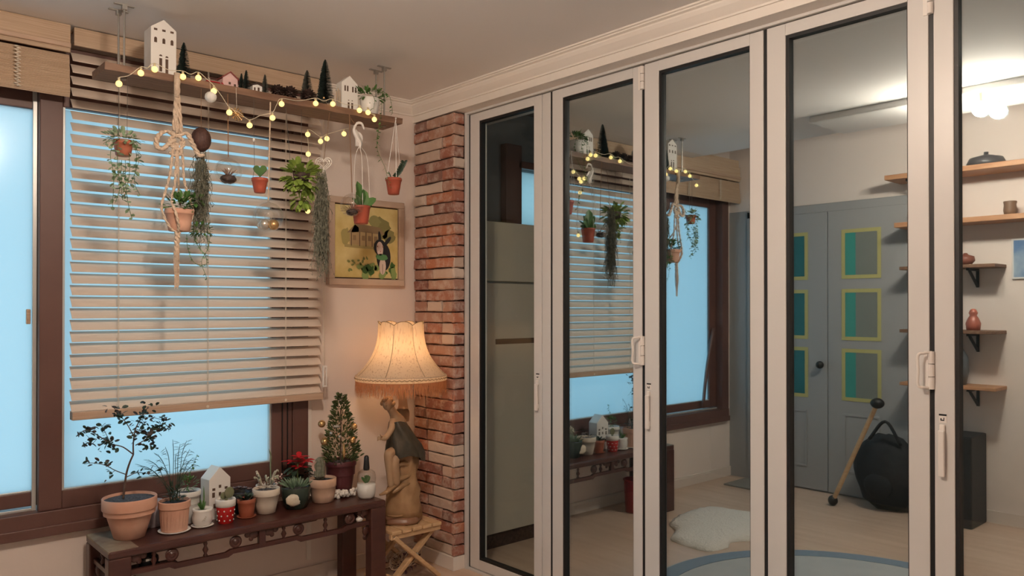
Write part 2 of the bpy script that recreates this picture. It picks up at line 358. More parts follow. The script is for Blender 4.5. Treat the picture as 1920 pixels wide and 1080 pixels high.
n3 = nt.nodes.new('ShaderNodeTexNoise'); n3.inputs['Scale'].default_value = 45; n3.inputs['Detail'].default_value = 6
nt.links.new(tc.outputs['Object'], n3.inputs['Vector']); nt.links.new(n3.outputs['Fac'], bp.inputs['Height']); nt.links.new(bp.outputs[0], pb.inputs['Normal'])
rb = random.Random(11)
def brick(a, b, face):
    """a weathered slab: chipped outline, uneven front, open side towards the wall core"""
    a, b = V(a), V(b); c = (a+b)/2; m = MB(); j = lambda q: rb.uniform(-q, q)
    L0, L1 = (a.y, b.y) if face == 'x' else (a.x, b.x)
    nl = 4 if L1-L0 > .15 else 3; ring = []
    for k in range(nl): ring.append((L0+(L1-L0)*k/nl, a.z))
    ring.append((L1, a.z)); ring.append((L1, (a.z+b.z)/2))
    for k in range(nl): ring.append((L1-(L1-L0)*k/nl, b.z))
    ring.append((L0, b.z)); ring.append((L0, (a.z+b.z)/2)); n = len(ring)
    P_ = (lambda d, l, z: V((a.x+d, l, z))) if face == 'x' else (lambda d, l, z: V((l, a.y+d, z)))
    pr = j(.0035); lm_, zm = (L0+L1)/2, (a.z+b.z)/2; dep = (b.x-a.x) if face == 'x' else (b.y-a.y)
    back = [P_(dep, l, z) for l, z in ring]; mid = [P_(.007+j(.002), l+j(.0022), z+j(.0022)) for l, z in ring]
    fro = [P_(pr+abs(j(.002)), l+(lm_-l)/abs(lm_-l+1e-9)*rb.uniform(.002, .006) if abs(lm_-l) > 1e-4 else l, z+(.003+abs(j(.0035)))*(1 if z < zm-1e-4 else (-1 if z > zm+1e-4 else 0))) for l, z in ring]
    fs = [tuple(range(n))] + [tuple(range(2*n, 3*n))[::-1]]
    for k in range(n): k2 = (k+1) % n; fs += [(k, k+n, k2+n, k2), (k+n, k+2*n, k2+2*n, k2+n)]
    m.add(back+mid+fro, fs)
    o = bpy.data.objects.new('brick', mesh(m, c, m_b, False, 'brick')); link(o, pil); o.location = c-ORG[pil.name]
NC = 40; zc0, zc1 = .068, 2.186; ch = (zc1-zc0)/NC
for i in range(NC):
    z0 = zc0+i*ch; z1 = z0+ch-.0045-rb.uniform(0, .002)
    pat = [[.215, .12], [.10, .235], [.215, .12], [.115, .11, .11], [.17, .165], [.235, .10]][rb.choice([0, 1, 0, 1, 3, 5, 2, 1, 5, 4])] if i % 2 else [[.12, .215], [.215, .12], [.10, .125, .11], [.235, .10]][rb.choice([0, 1, 2, 3])]
    y = 2.972
    for L in pat:
        brick((XC+rb.uniform(-.002, .002), y+.0045, z0), (XC+.026, min(y+L, YW)-.0045, z1), 'x'); y += L
    zz = z0+rb.uniform(-.001, .002)
    brick((XC+.003, 2.970+rb.uniform(-.002, .002), zz), (2.354, 2.992, z1), 'y')

# ---------------------------------------------------------------- folding glass doors
trk = MB().box((XD-.012, -.17, 2.178), (2.45, 2.962, 2.187)); solo('trim_4', trk, M_white, (XD, 0, 2.178), kind='structure')
jm = MB().box((XD-.014, 2.956, 0), (2.45, 2.972, 2.187)); solo('trim_5', jm, M_white, (XD, 2.95, 0), kind='structure')
solo('trim_6', MB().box((XD-.010, -.17, 0), (2.45, 2.956, .010)), M_white, (XD, 0, 0), kind='structure')
solo('trim_7', MB().box((XD+.002, 2.946, .012), (2.41, 2.956, 2.176)), M_black, (2.4, 2.95, .012), kind='structure')
ZP0, ZP1 = .059, 2.136
def door(n, y1, y0, p1, p0, glass, split=None):
    """y1 > y0: edges of the leaf, p1 > p0: edges of the pane"""
    d = root('door_%d' % n, (XD, (y0+y1)/2, .012), kind='structure')
    zb, zt = .014, 2.175
    part('stile', MB().box((XD, p1, zb), (2.418, y1, zt)), M_white, d, bevel=.002)
    if split:
        part('stile', MB().box((XD, split+.0012, zb), (2.418, p0, zt)), M_white, d, bevel=.002)
        part('cover_strip', MB().box((XD+.002, y0, zb), (2.418, split-.0012, zt)), M_white, d, bevel=.002)
    else:
        part('stile', MB().box((XD, y0, zb), (2.418, p0, zt)), M_white, d, bevel=.002)
    part('rail', MB().box((XD, p0, ZP1), (2.418, p1, zt)), M_white, d, bevel=.001)
    part('rail', MB().box((XD, p0, zb), (2.418, p1, ZP0)), M_white, d, bevel=.001)
    g = MB(); a, b = XD+.004, XD+.030; t = .011
    g.box((a, p1-t, ZP0), (b, p1, ZP1)); g.box((a, p0, ZP0), (b, p0+.003, ZP1)); g.box((a, p0+.003, ZP1-t), (b, p1-t, ZP1)); g.box((a, p0+.003, ZP0), (b, p1-t, ZP0+t))
    part('gasket', g, M_black, d)
    part('pane', MB().box((XD+.018, p0+.002, ZP0+.006), (XD+.024, p1-.006, ZP1-.006)), glass, d)
    part('seal', MB().box((XD+.004, y0-.013, zb), (2.41, y0, zt)), M_black, d)
    return d
D = [door(1, 2.946, 2.4005, 2.880, 2.502, M_clear, split=2.452), door(2, 2.3875, 1.9035, 2.327, 1.947, M_coated), door(3, 1.8905, 1.3915, 1.824, 1.443, M_coated),
     door(4, 1.3785, .8735, 1.312, .931, M_coated), door(5, .8605, .3545, .808, .417, M_coated), door(6, .3415, -.16, .292, -.09, M_coated)]
def latch_handle(d, y, zt, zb):
    """flat pull lever with a black-topped sticker above"""
    h = part('latch_lever', MB().box((XD-.016, y-.008, zb), (XD-.006, y+.009, zt-.02)).box((XD-.008, y-.007, zt-.025), (XD, y+.008, zt-.004)).box((XD-.008, y-.007, zb+.01), (XD, y+.007, zb+.03)), M_plastic, d, bevel=.003)
    s = part('sticker', MB().box((XD-.0012, y-.010, zt), (XD, y+.010, zt+.024)), M_plastic, d)
    k = MB().box((XD-.0018, y-.010, zt+.020), (XD-.0012, y+.010, zt+.025)); k.box((XD-.0018, y-.004, zt+.006), (XD-.0012, y+.006, zt+.009)); k.box((XD-.0018, y-.004, zt+.009), (XD-.0012, y-.002, zt+.015)); k.box((XD-.0018, y+.003, zt+.009), (XD-.0012, y+.006, zt+.013))
    part('sticker_print', k, M_black, s)
def hinge(d, y, z0, z1, pull):
    m = MB(); n = 3; h = (z1-z0)/n
    for i in range(n): m.tube([(XD-.004, y, z0+i*h+.001), (XD-.004, y, z0+(i+1)*h-.001)], .0085, 12)
    m.box((XD-.003, y, z0), (XD+.001, y+.02, z1)); hg = part('hinge', m, M_plastic, d)
    if pull:
        p = bez([(XD-.004, y+.004, z1-.004), (XD-.02, y+.012, z1-.006), (XD-.030, y+.026, z1-.012), (XD-.030, y+.026, (z0+z1)/2), (XD-.030, y+.026, z0+.012), (XD-.02, y+.012, z0+.006), (XD-.004, y+.004, z0+.004)], 6)
        part('pull', MB().tube(p, .0042, 8), M_plastic, hg, smooth=True)
def zat(px, py): d = ray(px, py); return (_c+d*(XD/d.x))
latch_handle(D[0], zat(1008.5, 700).y, zat(1008.5, 711).z, zat(1008.5, 770).z)
latch_handle(D[2], zat(1217, 700).y, zat(1217, 731).z, zat(1217, 804).z)
latch_handle(D[4], zat(1768, 800).y, zat(1768, 793).z, zat(1768, 893).z)
hinge(D[2], 1.8985, zat(1206, 685).z, zat(1206, 630).z, True); hinge(D[2], 1.8985, zat(1206, 168).z, zat(1206, 124).z, False)
hinge(D[4], .867, zat(1744, 730).z, zat(1744, 658).z, True); hinge(D[4], .867, zat(1744, 27).z, zat(1744, -40).z, False)
hinge(D[2], 1.897, .12, .22, False); hinge(D[4], .867, .12, .22, False)

# ================================================================= BLINDS
bl = root('venetian_blind', (1.23, 3.25, .84), 'wide cream wooden slat blind lowered over the right window sash', 'blind')
bx0, bx1, yb = .727, 1.741, 3.248
part('valance', MB().box((bx0, 3.222, 2.215), (bx1, 3.232, 2.278)).box((bx0, 3.222, 2.275), (bx1, 3.29, 2.282)), M_slatdark if False else M_bamboo, bl, bevel=.002)
part('head_rail', MB().box((bx0+.005, 3.235, 2.235), (bx1-.005, 3.285, 2.272)), M_slatdark, bl)
sm = MB(); prof = []
for k in range(5):
    t = (k-2)/2*.0255; prof.append((t*math.cos(R(46)), t*math.sin(R(46))+.0022*(1-(k-2)**2/4)))
for e, x in ((0, bx0), (1, bx1)):
    for s_ in (0, .0026):
        for (yy, zz) in prof: sm.v.append(V((x, yy, zz-s_)))
nn = 5
for k in range(4):
    sm.f += [(k, k+1, k+1+10, k+10), (5+k+1, 5+k, 15+k, 15+k+1), (k+1, k, 5+k, 5+k+1), (10+k, 11+k, 16+k, 15+k)]
sm.f += [(0, 10, 15, 5), (4, 9, 19, 14)]
sme = mesh(sm, V((0, 0, 0)), M_slat, False, 'slat')
NS = 31; pit = .0433
for i in range(NS):
    o = bpy.data.objects.new('slat', sme); link(o, bl); o.location = V((0, yb+.012, .884+i*pit))-ORG[bl.name]; o.rotation_euler = (R(U(-1, 1)), 0, 0)
part('bottom_rail', MB().box((bx0-.002, 3.222, .836), (bx1, 3.262, .866)), M_slatdark, bl, bevel=.003)
part('rail_cover', MB().box((bx0-.002, 3.234, .8665), (bx1, 3.262, .869)), M_slat, bl)
for px in (222, 390, 536):
    x = at(px, 600, 3.22).x
    part('ladder_cord', MB().tube([(x, 3.224, .85), (x, 3.224, 2.23)], .0011, 4).tube([(x+.004, 3.225, .85), (x+.004, 3.225, 2.23)], .0008, 4), M_cord, bl)
    part('cord_plug', MB().tube([(x, 3.2215, .848), (x, 3.219, .848)], .006, 8), M_cord, bl)
x = bx1-.008
part('pull_cord', MB().tube([(x, 3.215, 2.23), (x+.001, 3.214, 1.5), (x+.004, 3.214, .98)], .0012, 4).tube([(x+.006, 3.215, 2.23), (x+.006, 3.214, 1.5), (x+.006, 3.214, .98)], .0012, 4), M_cord, bl)
part('cord_cleat', MB().box((x-.004, 3.205, .90), (x+.004, 3.214, .985)).box((x+.012, 3.205, .895), (x+.018, 3.214, .985)).box((x-.004, 3.205, .98), (x+.018, 3.214, .99)).box((x-.004, 3.205, .893), (x+.018, 3.214, .90)), M_plastic, bl, bevel=.002)

rb_ = root('bamboo_shade', (.2, 3.24, 2.02), 'woven bamboo roman shade folded up above the left window sash', 'blind')
part('valance', MB().box((-.375, 3.215, 2.183), (.714, 3.226, 2.284)).box((-.375, 3.226, 2.183), (.2, 3.236, 2.34)), M_bamboo, rb_, bevel=.002)
part('head_board', MB().box((-.37, 3.236, 2.24), (.71, 3.29, 2.27)), M_bamboo, rb_)
part('batten', MB().box((-.375, 3.206, 2.198), (.714, 3.215, 2.216)), M_slatdark, rb_, bevel=.003)
for i, (z0, z1, y) in enumerate(((2.125, 2.178, 3.222), (2.09, 2.142, 3.218), (2.055, 2.106, 3.214), (2.022, 2.068, 3.210))):
    m = MB(); n = 12
    for k in range(n):   # woven reeds
        z = z0+(z1-z0)*k/n; yy = y+.008*math.sin(k/n*PI)*-1
        m.tube([(-.375, yy+.01, z), (.712, yy+.01, z)], .0026, 5)
    m.box((-.374, y+.012, z0), (.711, y+.016, z1))
    part('fold', m, M_bamboo, rb_)
for xx in (-.1, .28, .545):
    m = MB()
    for k in range(22): m.ball((xx+.003*(-1)**k, 3.202, 2.03+k*.0065), .0035, 5, 4, (2.4, 1, .8))
    part('stitch_band', m, M_cord, rb_, kind='stuff')

# ================================================================= SHELF HUNG FROM THE CEILING
SY0, SY1, SZ, ST = 2.81, 2.962, 2.0565, .024
sx0, sx1 = at(196, 125, SY0).x, at(754, 221, SY0).x
sh = root('hanging_shelf', ((sx0+sx1)/2, 2.91, SZ-ST), 'long rustic plank shelf hung from the ceiling on steel rods', 'shelf')
pb_ = MB(); n = 26
for e in range(n+1):
    x = sx0+(sx1-sx0)*e/n; j1, j2 = U(-.0025, .0025), U(-.003, .003)
    pb_.v += [V((x, SY0+j1, SZ-ST+j2*.6)), V((x, SY1, SZ-ST)), V((x, SY1, SZ)), V((x, SY0+j1-.002, SZ))]
for e in range(n):
    a = e*4; pb_.f += [(a, a+4, a+5, a+1), (a+1, a+5, a+6, a+2), (a+2, a+6, a+7, a+3), (a+3, a+7, a+4, a)]
pb_.f += [(0, 1, 2, 3), (n*4+3, n*4+2, n*4+1, n*4)]
part('board', pb_, M_shelf, sh)
for px in (233, 722):
    for yy in (2.881, 2.947):
        x = at(233, 17, 2.881).x if px == 233 else 1.843
        part('rod', MB().tube([(x, yy, SZ-ST-.006), (x, yy, ZC)], .0035, 8), M_galv, sh)
        part('ceiling_bracket', MB().box((x-.032, yy-.006, ZC-.004), (x+.032, yy+.006, ZC)).box((x-.008, yy-.008, ZC-.018), (x+.008, yy+.008, ZC-.004)), M_galv, sh)
        part('nut', MB().tube([(x, yy, SZ-ST-.005), (x, yy, SZ-ST)], .008, 6), M_galv, sh)

# ---- little houses
def house(name, px0, px1, pytop, py_eave, depth, label, wins, y=2.86, z=SZ, wall=M_whitecer, roof=None, cat='house', rz=0, overhang=0, group=None):
    a, b = at(px0, py_eave, y), at(px1, py_eave, y); x0, x1 = a.x, b.x; ze = (a.z+b.z)/2; xm = (x0+x1)/2
    zt = at((px0+px1)/2, pytop, y).z; W = x1-x0
    r = root(name, (xm, y+depth/2, z), label, cat, group)
    m = MB(); v = [V((x0, y, z)), V((x1, y, z)), V((x1, y, ze)), V((xm, y, zt)), V((x0, y, ze))]
    m.add(v+[p+V((0, depth, 0)) for p in v], [(0, 1, 2, 3, 4), (9, 8, 7, 6, 5), (0, 5, 6, 1), (1, 6, 7, 2), (2, 7, 8, 3), (3, 8, 9, 4), (4, 9, 5, 0)])
    part('body', m, wall, r, bevel=.0015)
    if roof:
        k = MB(); o = overhang or .004
        for sx, xe in ((-1, x0), (1, x1)):
            e = V((xe+sx*o, y-o, ze-o*(zt-ze)/(W/2))); t = V((xm, y-o, zt)); up = V((0, 0, .004))
            q = V((0, depth+2*o, 0)); k.add([e, t, t+q, e+q, e+up, t+up, t+q+up, e+q+up], [(0, 3, 2, 1), (4, 5, 6, 7), (0, 1, 5, 4), (2, 3, 7, 6), (0, 4, 7, 3), (1, 2, 6, 5)])
        part('roof', k, roof, r)
    H = zt-z
    for (u, v0, ww, hh, arch) in wins:
        cx, cz = x0+W*u, z+H*v0; w2, h2 = W*ww/2, H*hh
        pts = [(cx-w2, cz), (cx+w2, cz), (cx+w2, cz+h2)]
        if arch: pts += [(cx+w2*math.cos(t), cz+h2+w2*math.sin(t)) for t in (PI*.25, PI*.5, PI*.75)]
        pts += [(cx-w2, cz+h2)]
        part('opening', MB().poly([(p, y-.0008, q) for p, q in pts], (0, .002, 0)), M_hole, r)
    return r
tall = [(u, .79, .13, .035, False) for u in (.18, .5, .82)]+[(u, .58, .11, .07, True) for u in (.18, .5, .82)]+[(.38, .09, .11, .23, False), (.62, .07, .11, .25, False), (.38, .355, .12, .004, True), (.62, .345, .12, .004, True)]
house('ceramic_house', 283, 331, 37, 54, .075, 'tallest white ceramic house with arched windows on the hanging shelf', tall)
sm4 = [(u, .56, .085, .15, False) for u in (.2, .36, .68, .86)]+[(.42, .08, .11, .18, False), (.64, .08, .11, .18, False), (.42, .31, .08, .004, True), (.64, .31, .08, .004, True)]
house('ceramic_house', 641, 671, 142, 156, .045, 'small white ceramic house beside the ivy planter on the shelf', sm4)
house('pink_house', 418, 446, 136, 147, .055, 'pink toy house with a dark red gable roof on the shelf', [(.45, .3, .14, .14, False), (.8, .22, .14, .14, False)], wall=M_pink, roof=M_redroof)
house('tiny_house', 474, 492, 158, 161, .03, 'tiny white toy house with a brown roof and dormer on shelf', [(.2, .35, .16, .3, False), (.6, .2, .2, .5, False)], wall=M_whitecer, roof=M_cone)
p = at(483, 158, 2.89)
# ornament: red toy sledge/house left of the pink house
p0 = at(402, 152, 2.86)
rs = root('toy_sledge', (p0.x, 2.865, SZ), 'small red toy sledge left of the pink house on the shelf', 'toy')
m = MB()
for dy in (0, .018): m.tube(bez([(p0.x-.03, 2.86+dy, SZ+.002), (p0.x+.02, 2.86+dy, SZ+.002), (p0.x+.033, 2.86+dy, SZ+.012), (p0.x+.026, 2.86+dy, SZ+.02)], 4), .0022, 5)
part('runner', m, M_red, rs)
m = MB()
for k in range(3): m.box((p0.x-.028, 2.858+k*.008, SZ+.016), (p0.x+.02, 2.864+k*.008, SZ+.019))
for dx in (-.02, .01): m.box((p0.x+dx, 2.858, SZ+.003), (p0.x+dx+.003, 2.882, SZ+.017))
part('seat_slats', m, M_red, rs)

# ---- bottle brush trees and cones
def brush(px, top, hw, label, y=2.86, z=SZ, m_=M_bottle, n=700):
    t = at(px, top, y); h = t.z-z; rr = hw*mpp(t); r = root('bottlebrush_tree', (t.x, y, z), label, 'toy tree', 'bottlebrush trees on the hanging shelf')
    m = MB(); m.tube([(t.x, y, z+.004), (t.x, y, t.z)], .0012, 4); c = V((t.x, y, z))
    for i in range(n):
        u = (i+.5)/n; zz = h*(.10+.9*u); ra = rr*1.08*(1-u)**.62+.0015; a = i*2.39996; d = V((math.cos(a), math.sin(a), U(-.25, .15)))
        sd = V((-math.sin(a), math.cos(a), .6))*.0017
        b = c+V((0, 0, zz)); e = b+d*ra*U(.85, 1.08); m.add([b-sd, b+sd, e+sd*.6, e-sd*.6], [(0, 1, 2, 3)])
    part('bristles', m, m_, r, kind='stuff')
    part('base', MB().lathe((t.x, y, z), [(rr*.45, 0), (rr*.45, .004), (rr*.2, .008), (.002, h*.12)], 12), M_bark, r)
    return r
brush(345, 80, 12, 'dark bottlebrush tree right beside the tallest white house', n=900)
brush(453, 138, 5, 'shorter of two tiny dark bottlebrush trees by the pink house', n=350)
brush(462, 132, 6.5, 'taller of two tiny dark bottlebrush trees by the pink house', n=400)
brush(497, 140, 6.5, 'tiny frosted grey bottlebrush tree beside the tiny white house', m_=M_bottle2, n=400)
brush(576, 132, 13, 'green grey bottlebrush tree standing behind a pine cone', y=2.90, m_=M_bottle2, n=900)
brush(610, 112, 15, 'tallest dark bottlebrush tree on the shelf near the blind end', n=1300)
def cone(px, py, rp, label, y=2.845):
    p = at(px, py, y); r_ = rp*mpp(p); p.z = SZ+r_*.8; m = MB(); m.ball(p, r_*.6, 8, 6, (1, 1, .9))
    for i in range(70):
        u = (i+.5)/70; ph = math.acos(1-2*u); a = i*2.39996; d = V((math.sin(ph)*math.cos(a), math.sin(ph)*math.sin(a), math.cos(ph)*.85))
        m.leaf(p+d*r_*.35, d+V((0, 0, .25)), V((0, 0, 1)), r_*.7, r_*.42, .1, True)
    return solo('pine_cone', m, M_cone, (p.x, p.y, SZ), label, 'pine cone', 'pine cones on the hanging shelf')
cone(521, 169, 14, 'dark open pine cone left of its pair on the shelf'); cone(544, 169, 15, 'dark open pine cone right of its pair on the shelf'); cone(578, 177, 15, 'dark pine cone in front of the green grey bottlebrush tree', 2.838)
p = at(607, 188, 2.828); gb = root('glass_bauble', (p.x, p.y, SZ), 'small clear glass bauble at the foot of the tallest bottlebrush tree', 'ornament')
part('ball', MB().ball((p.x, p.y, SZ+.013), .013, 16, 10), M_globe, gb, True); part('cap', MB().tube([(p.x, p.y, SZ+.025), (p.x, p.y, SZ+.031)], .004, 8), M_gold, gb)
p = at(630, 190, 2.85); wt = root('wire_tree_ornament', (p.x, p.y, SZ), 'gold wire tree ornament between the tallest tree and white house', 'ornament')
m = MB()
for k, (dx, h) in enumerate(((-.022, .03), (-.012, .05), (0, .075), (.008, .085), (.016, .08))):
    m.tube(bez([(p.x+dx, p.y, SZ), (p.x+dx+.004, p.y+.002, SZ+h*.5), (p.x+dx+.002, p.y, SZ+h)], 4), .0012, 4)
part('wires', m, M_gold, wt); part('beads', MB().ball((p.x+.002, p.y, SZ+.076), .004, 8, 6).ball((p.x+.01, p.y, SZ+.087), .0035, 8, 6).ball((p.x-.011, p.y, SZ+.05), .0035, 8, 6), M_silverb, wt)

# ---- foliage helpers
def vine(m_stem, m_leaf_, pts, L, W, step=.012, rnd=False, droop=-.3, r=.0009, spread=1.0):
    c = bez(pts, 8); m_stem.tube(c, r, 4); acc = 0; k = 0
    for i in range(1, len(c)):
        acc += (c[i]-c[i-1]).length
        if acc > step:
            acc = 0; k += 1; a = U(0, 2*PI); d = V((math.cos(a)*spread, math.sin(a)*spread, U(-.6, .5)+droop))
            m_leaf_.leaf(c[i], d, V((U(-.5, .5), U(-.5, .5), 1)), L*U(.7, 1.15), W*U(.75, 1.1), .1, rnd)
def fluffy(c, rx, ry, rz, n, L, W, m=None, rnd=False, up=.2):
    m = m or MB(); c = V(c)
    for i in range(n):
        d = V((U(-1, 1), U(-1, 1), U(-1, 1)))
        if d.length < .1: continue
        d.normalize(); s = U(.25, 1)**.6; p = c+V((d.x*rx, d.y*ry, d.z*rz))*s
        m.leaf(p, d+V((0, 0, up)), V((U(-.4, .4), U(-.4, .4), 1)), L*U(.7, 1.2), W*U(.7, 1.1), .12, rnd)
    return m
def potshape(r0, r1, h, rim=.0, rimw=.0, th=.004, curve=0):
    """profile from base outward, up, over the rim and down inside"""
    p = [(r0*.9, 0), (r0, .002)]
    if rim:
        hb = h-rim; rm = r0+(r1-rimw-r0)*1.0
        p += [(r0+(rm-r0)*.5+curve, hb*.5), (rm, hb), (r1-.001, hb+.001), (r1, hb+.003), (r1, h-.002), (r1-.002, h), (r1-th, h), (r1-th-.002, h*.6)]
    else:
        p += [(r0+(r1-r0)*.5+curve, h*.5), (r1, h-.002), (r1-.001, h), (r1-th, h), (r1-th-.002, h*.6)]
    return p
def pot_at(c, r0, r1, h, m_, parent, rim=0, rimw=0, soil=M_soil, curve=0, seg=28, name='pot', soil_drop=.012, mod=None):
    part(name, MB().lathe(c, potshape(r0, r1, h, rim, rimw, curve=curve), seg, mod=mod), m_, parent, smooth=False if mod else True)
    if soil: part('soil', MB().lathe(V(c)+V((0, 0, h-soil_drop)), [(r1-.005, 0), (r1*.5, .003), (.001, .004)], 20, cap0=True, cap1=True), soil, parent)

# white planter with ivy on the shelf
p = at(693, 196, 2.86); iv = root('ivy_planter', (p.x, p.y, SZ), 'white pot of trailing ivy at the right end of the shelf', 'plant')
pot_at((p.x, p.y, SZ), .034, .042, .072, M_whitecer, iv, soil_drop=.008)
lf = MB(); st = MB()
fluffy((p.x, p.y, SZ+.085), .06, .04, .022, 70, .026, .011, lf)
for (a, b, c_) in ((728, 185, 735), (722, 190, 700), (680, 185, 676)):
    pass
for pts in ([(700, 165), (712, 172), (716, 195), (712, 230), (706, 262)], [(705, 165), (728, 178), (734, 195), (736, 213)], [(690, 168), (702, 185), (700, 205)], [(707, 168), (720, 178), (722, 192)], [(712, 230), (707, 265), (709, 285), (722, 315), (730, 350)]):
    vine(st, lf, [at(x, y, 2.80) if i else at(x, y, 2.83) for i, (x, y) in enumerate(pts)], .017, .010, .013)
part('stems', st, M_stem, iv, kind='stuff'); part('foliage', lf, M_leafd if False else M_leaf, iv, kind='stuff')

# ---- fairy lights
fl = root('fairy_lights', at(460, 180, 2.80), 'string of warm glowing fairy light bulbs draped along the shelf', 'string lights')
bulbs = [(223, 157, 2.803), (264, 137, 2.803), (290, 130, 2.803), (343, 144, 2.80), (372, 146, 2.803), (401, 171, 2.795), (430, 211, 2.795), (468, 235, 2.795), (511, 221, 2.795), (528, 195, 2.80), (592, 194, 2.80), (624, 195, 2.80), (674, 207, 2.80), (690, 211, 2.80), (702, 224, 2.795)]
hang = [(645, 251, 2.95), (613, 260, 2.97), (601, 265, 2.98), (577, 252, 3.0), (578, 289, 3.02), (577, 396, 3.03)]
bme = mesh(MB().ball((0, 0, 0), .0105, 14, 10), V((0, 0, 0)), M_bulb, True, 'bulb'); cme = mesh(MB().tube([(0, 0, .009), (0, 0, .02)], .004, 8), V((0, 0, 0)), M_caps, True, 'bulb_cap')
bps = [at(*b) for b in bulbs]; hps = [at(*b) for b in hang]
for q in bps+hps:
    o = inst('bulb', bme, fl, q); ORG[o.name] = q
    c_ = bpy.data.objects.new('bulb_cap', cme); link(c_, o)
wp = []
for i, q in enumerate(bps):
    wp.append(q+V((0, .002, .021)))
    if i < len(bps)-1:
        mid = (q+bps[i+1])/2+V((0, .004, .012)); 
        if i in (4, 5, 6, 7, 8): mid += V((0, 0, .012))
        wp.append(mid)
part('wire', MB().tube(bez(wp, 6), .0012, 5), M_fwire, fl)
part('wire', MB().tube(bez([bps[-1]+V((0, .01, .022)), V((1.80, 2.99, 2.05))]+[h+V((.003, .004, .02)) for h in hps], 8), .0011, 5), M_fwire, fl)
# ornaments on the front of the shelf
p = at(395, 182, 2.80); ob = root('white_bauble', p, 'white ribbed bauble hanging under the fairy lights', 'ornament')
part('ball', MB().lathe(p, [(.002, -.02), (.011, -.0165), (.0185, -.008), (.02, 0), (.0185, .008), (.011, .0165), (.002, .02)], 32, mod=lambda r, z, t, i: (r*(1+.05*math.cos(10*t)), z), cap1=True), M_whitecer, ob, True)
part('string', MB().tube([p+V((0, 0, .02)), p+V((0, .01, .07))], .0008, 4), M_cord, ob)
p = at(444, 214, 2.798); so = root('star_ornament', p, 'gold twig star ornament hanging from the shelf edge', 'ornament')
m = MB()
for k in range(6):
    a = PI*k/6+.2; d = V((math.cos(a), .15, math.sin(a)))*.026; m.tube([p-d, p+d], .0016, 5)
    for s_ in (-1, 1):
        e = p+d*s_*.6; d2 = V((math.cos(a+.7), 0, math.sin(a+.7)))*.009*s_; m.tube([e, e+d2], .0012, 4)
part('star', m, M_gold, so); part('string', MB().tube([p+V((0, 0, .02)), p+V((.002, .012, .10))], .0008, 4), M_cord, so)

# ================================================================= HANGING PLANTS
YH = 2.83
ztop = SZ-ST-.002
def straw(p, n=4): return p
def hang_cord(par, px_top, p, m_=M_wire, r=.0008, name='cord', y=None):
    t = at(px_top, 200, YH if y is None else y); part(name, MB().tube([(t.x, t.y, ztop), V(p)], r, 5), m_, par)
# 1 trailing pot at the left
p = at(231, 293, YH); tp = root('hanging_pot', p, 'small brown hanging pot with long trailing pale green leaves', 'hanging plant', 'plants hanging below the shelf')
s = mpp(p); pot_at(p, 13*s, 18*s, 30*s, M_redpot if False else M_brownpot, tp, rim=9*s, rimw=1.5*s)
lf = MB(); st = MB(); fluffy(p+V((0, 0, 34*s)), 32*s, 30*s, 12*s, 90, .018, .013, lf, True)
for pts in ([(215, 262), (207, 290), (213, 330), (211, 388)], [(222, 265), (220, 310), (225, 350), (216, 380)], [(245, 262), (256, 290), (252, 340), (262, 365)], [(240, 265), (243, 320), (234, 370)], [(235, 300), (236, 350), (241, 385), (247, 408)], [(250, 262), (260, 300), (245, 345)], [(228, 300), (228, 340), (240, 372)], [(205, 262), (199, 268), (202, 275)], [(215, 320), (226, 345), (230, 375)]):
    vine(st, lf, [at(x, y, YH-.02+U(-.02, .02)) for x, y in pts], .018, .013, .0085, True)
part('vines', st, M_stem, tp, kind='stuff'); part('foliage', lf, M_leafp, tp, kind='stuff')
for px, ptx in ((222, 223), (238, 239)): hang_cord(tp, ptx, at(px, 258, YH))
# 2 macrame hanger with pot
p = at(337, 437, YH); mc = root('macrame_hanger', p, 'cream rope macrame hanger holding a terracotta pot under the shelf', 'plant hanger', 'plants hanging below the shelf')
def rope(pts, r, name='rope', y=YH-.02):
    c = bez([at(q[0], q[1], q[2] if len(q) > 2 else y) for q in pts], 8)
    m = MB()
    for ph in (0, PI):   # two twisted strands
        tw = []
        for i, q in enumerate(c):
            a = i*.9+ph; tw.append(q+(_r*math.cos(a)+V((0, 0, 1))*.15*math.sin(a)+AWAY*math.sin(a))*r*.55)
        m.tube(tw, r*.72, 6)
    part(name, m, M_rope, mc, True)
rope([(332, 138, 2.805), (332, 170, 2.802), (329, 200), (326, 245)], .0065); rope([(335, 138, 2.80), (334, 172, 2.80), (337, 210), (340, 250)], .006); rope([(331, 142, 2.80), (331, 190), (332, 250)], .006)
part('binding', MB().tube([at(332, 137, 2.80), at(331.5, 182, 2.80)], [.010, .0095], 10), M_rope, mc, True)
rope([(330, 256), (312, 246), (296, 256), (294, 275), (306, 279), (318, 268), (328, 262)], .008, 'loop'); rope([(331, 256), (350, 250), (360, 268), (372, 290), (380, 291)], .008, 'loop')
rope([(331, 252), (318, 262), (324, 276), (338, 280), (344, 266), (334, 254)], .0065, 'knot'); rope([(322, 270), (340, 285), (328, 292), (318, 285)], .006, 'knot')
rope([(326, 265), (322, 300), (318, 330), (310, 360), (303, 392), (318, 425), (333, 437)], .0042); rope([(338, 265), (343, 300), (345, 335), (352, 365), (362, 395), (352, 425), (334, 437)], .0042)
rope([(331, 268), (330, 310), (328, 345), (322, 375), (330, 400, YH-.05), (335, 425, YH-.04), (333, 437)], .0042); rope([(333, 268), (334, 320), (336, 370, YH+.03), (340, 400, YH+.06), (335, 437, YH+.02)], .0038)
rope([(333, 436), (332, 455), (331, 480)], .0085, 'tassel')
ta = MB()
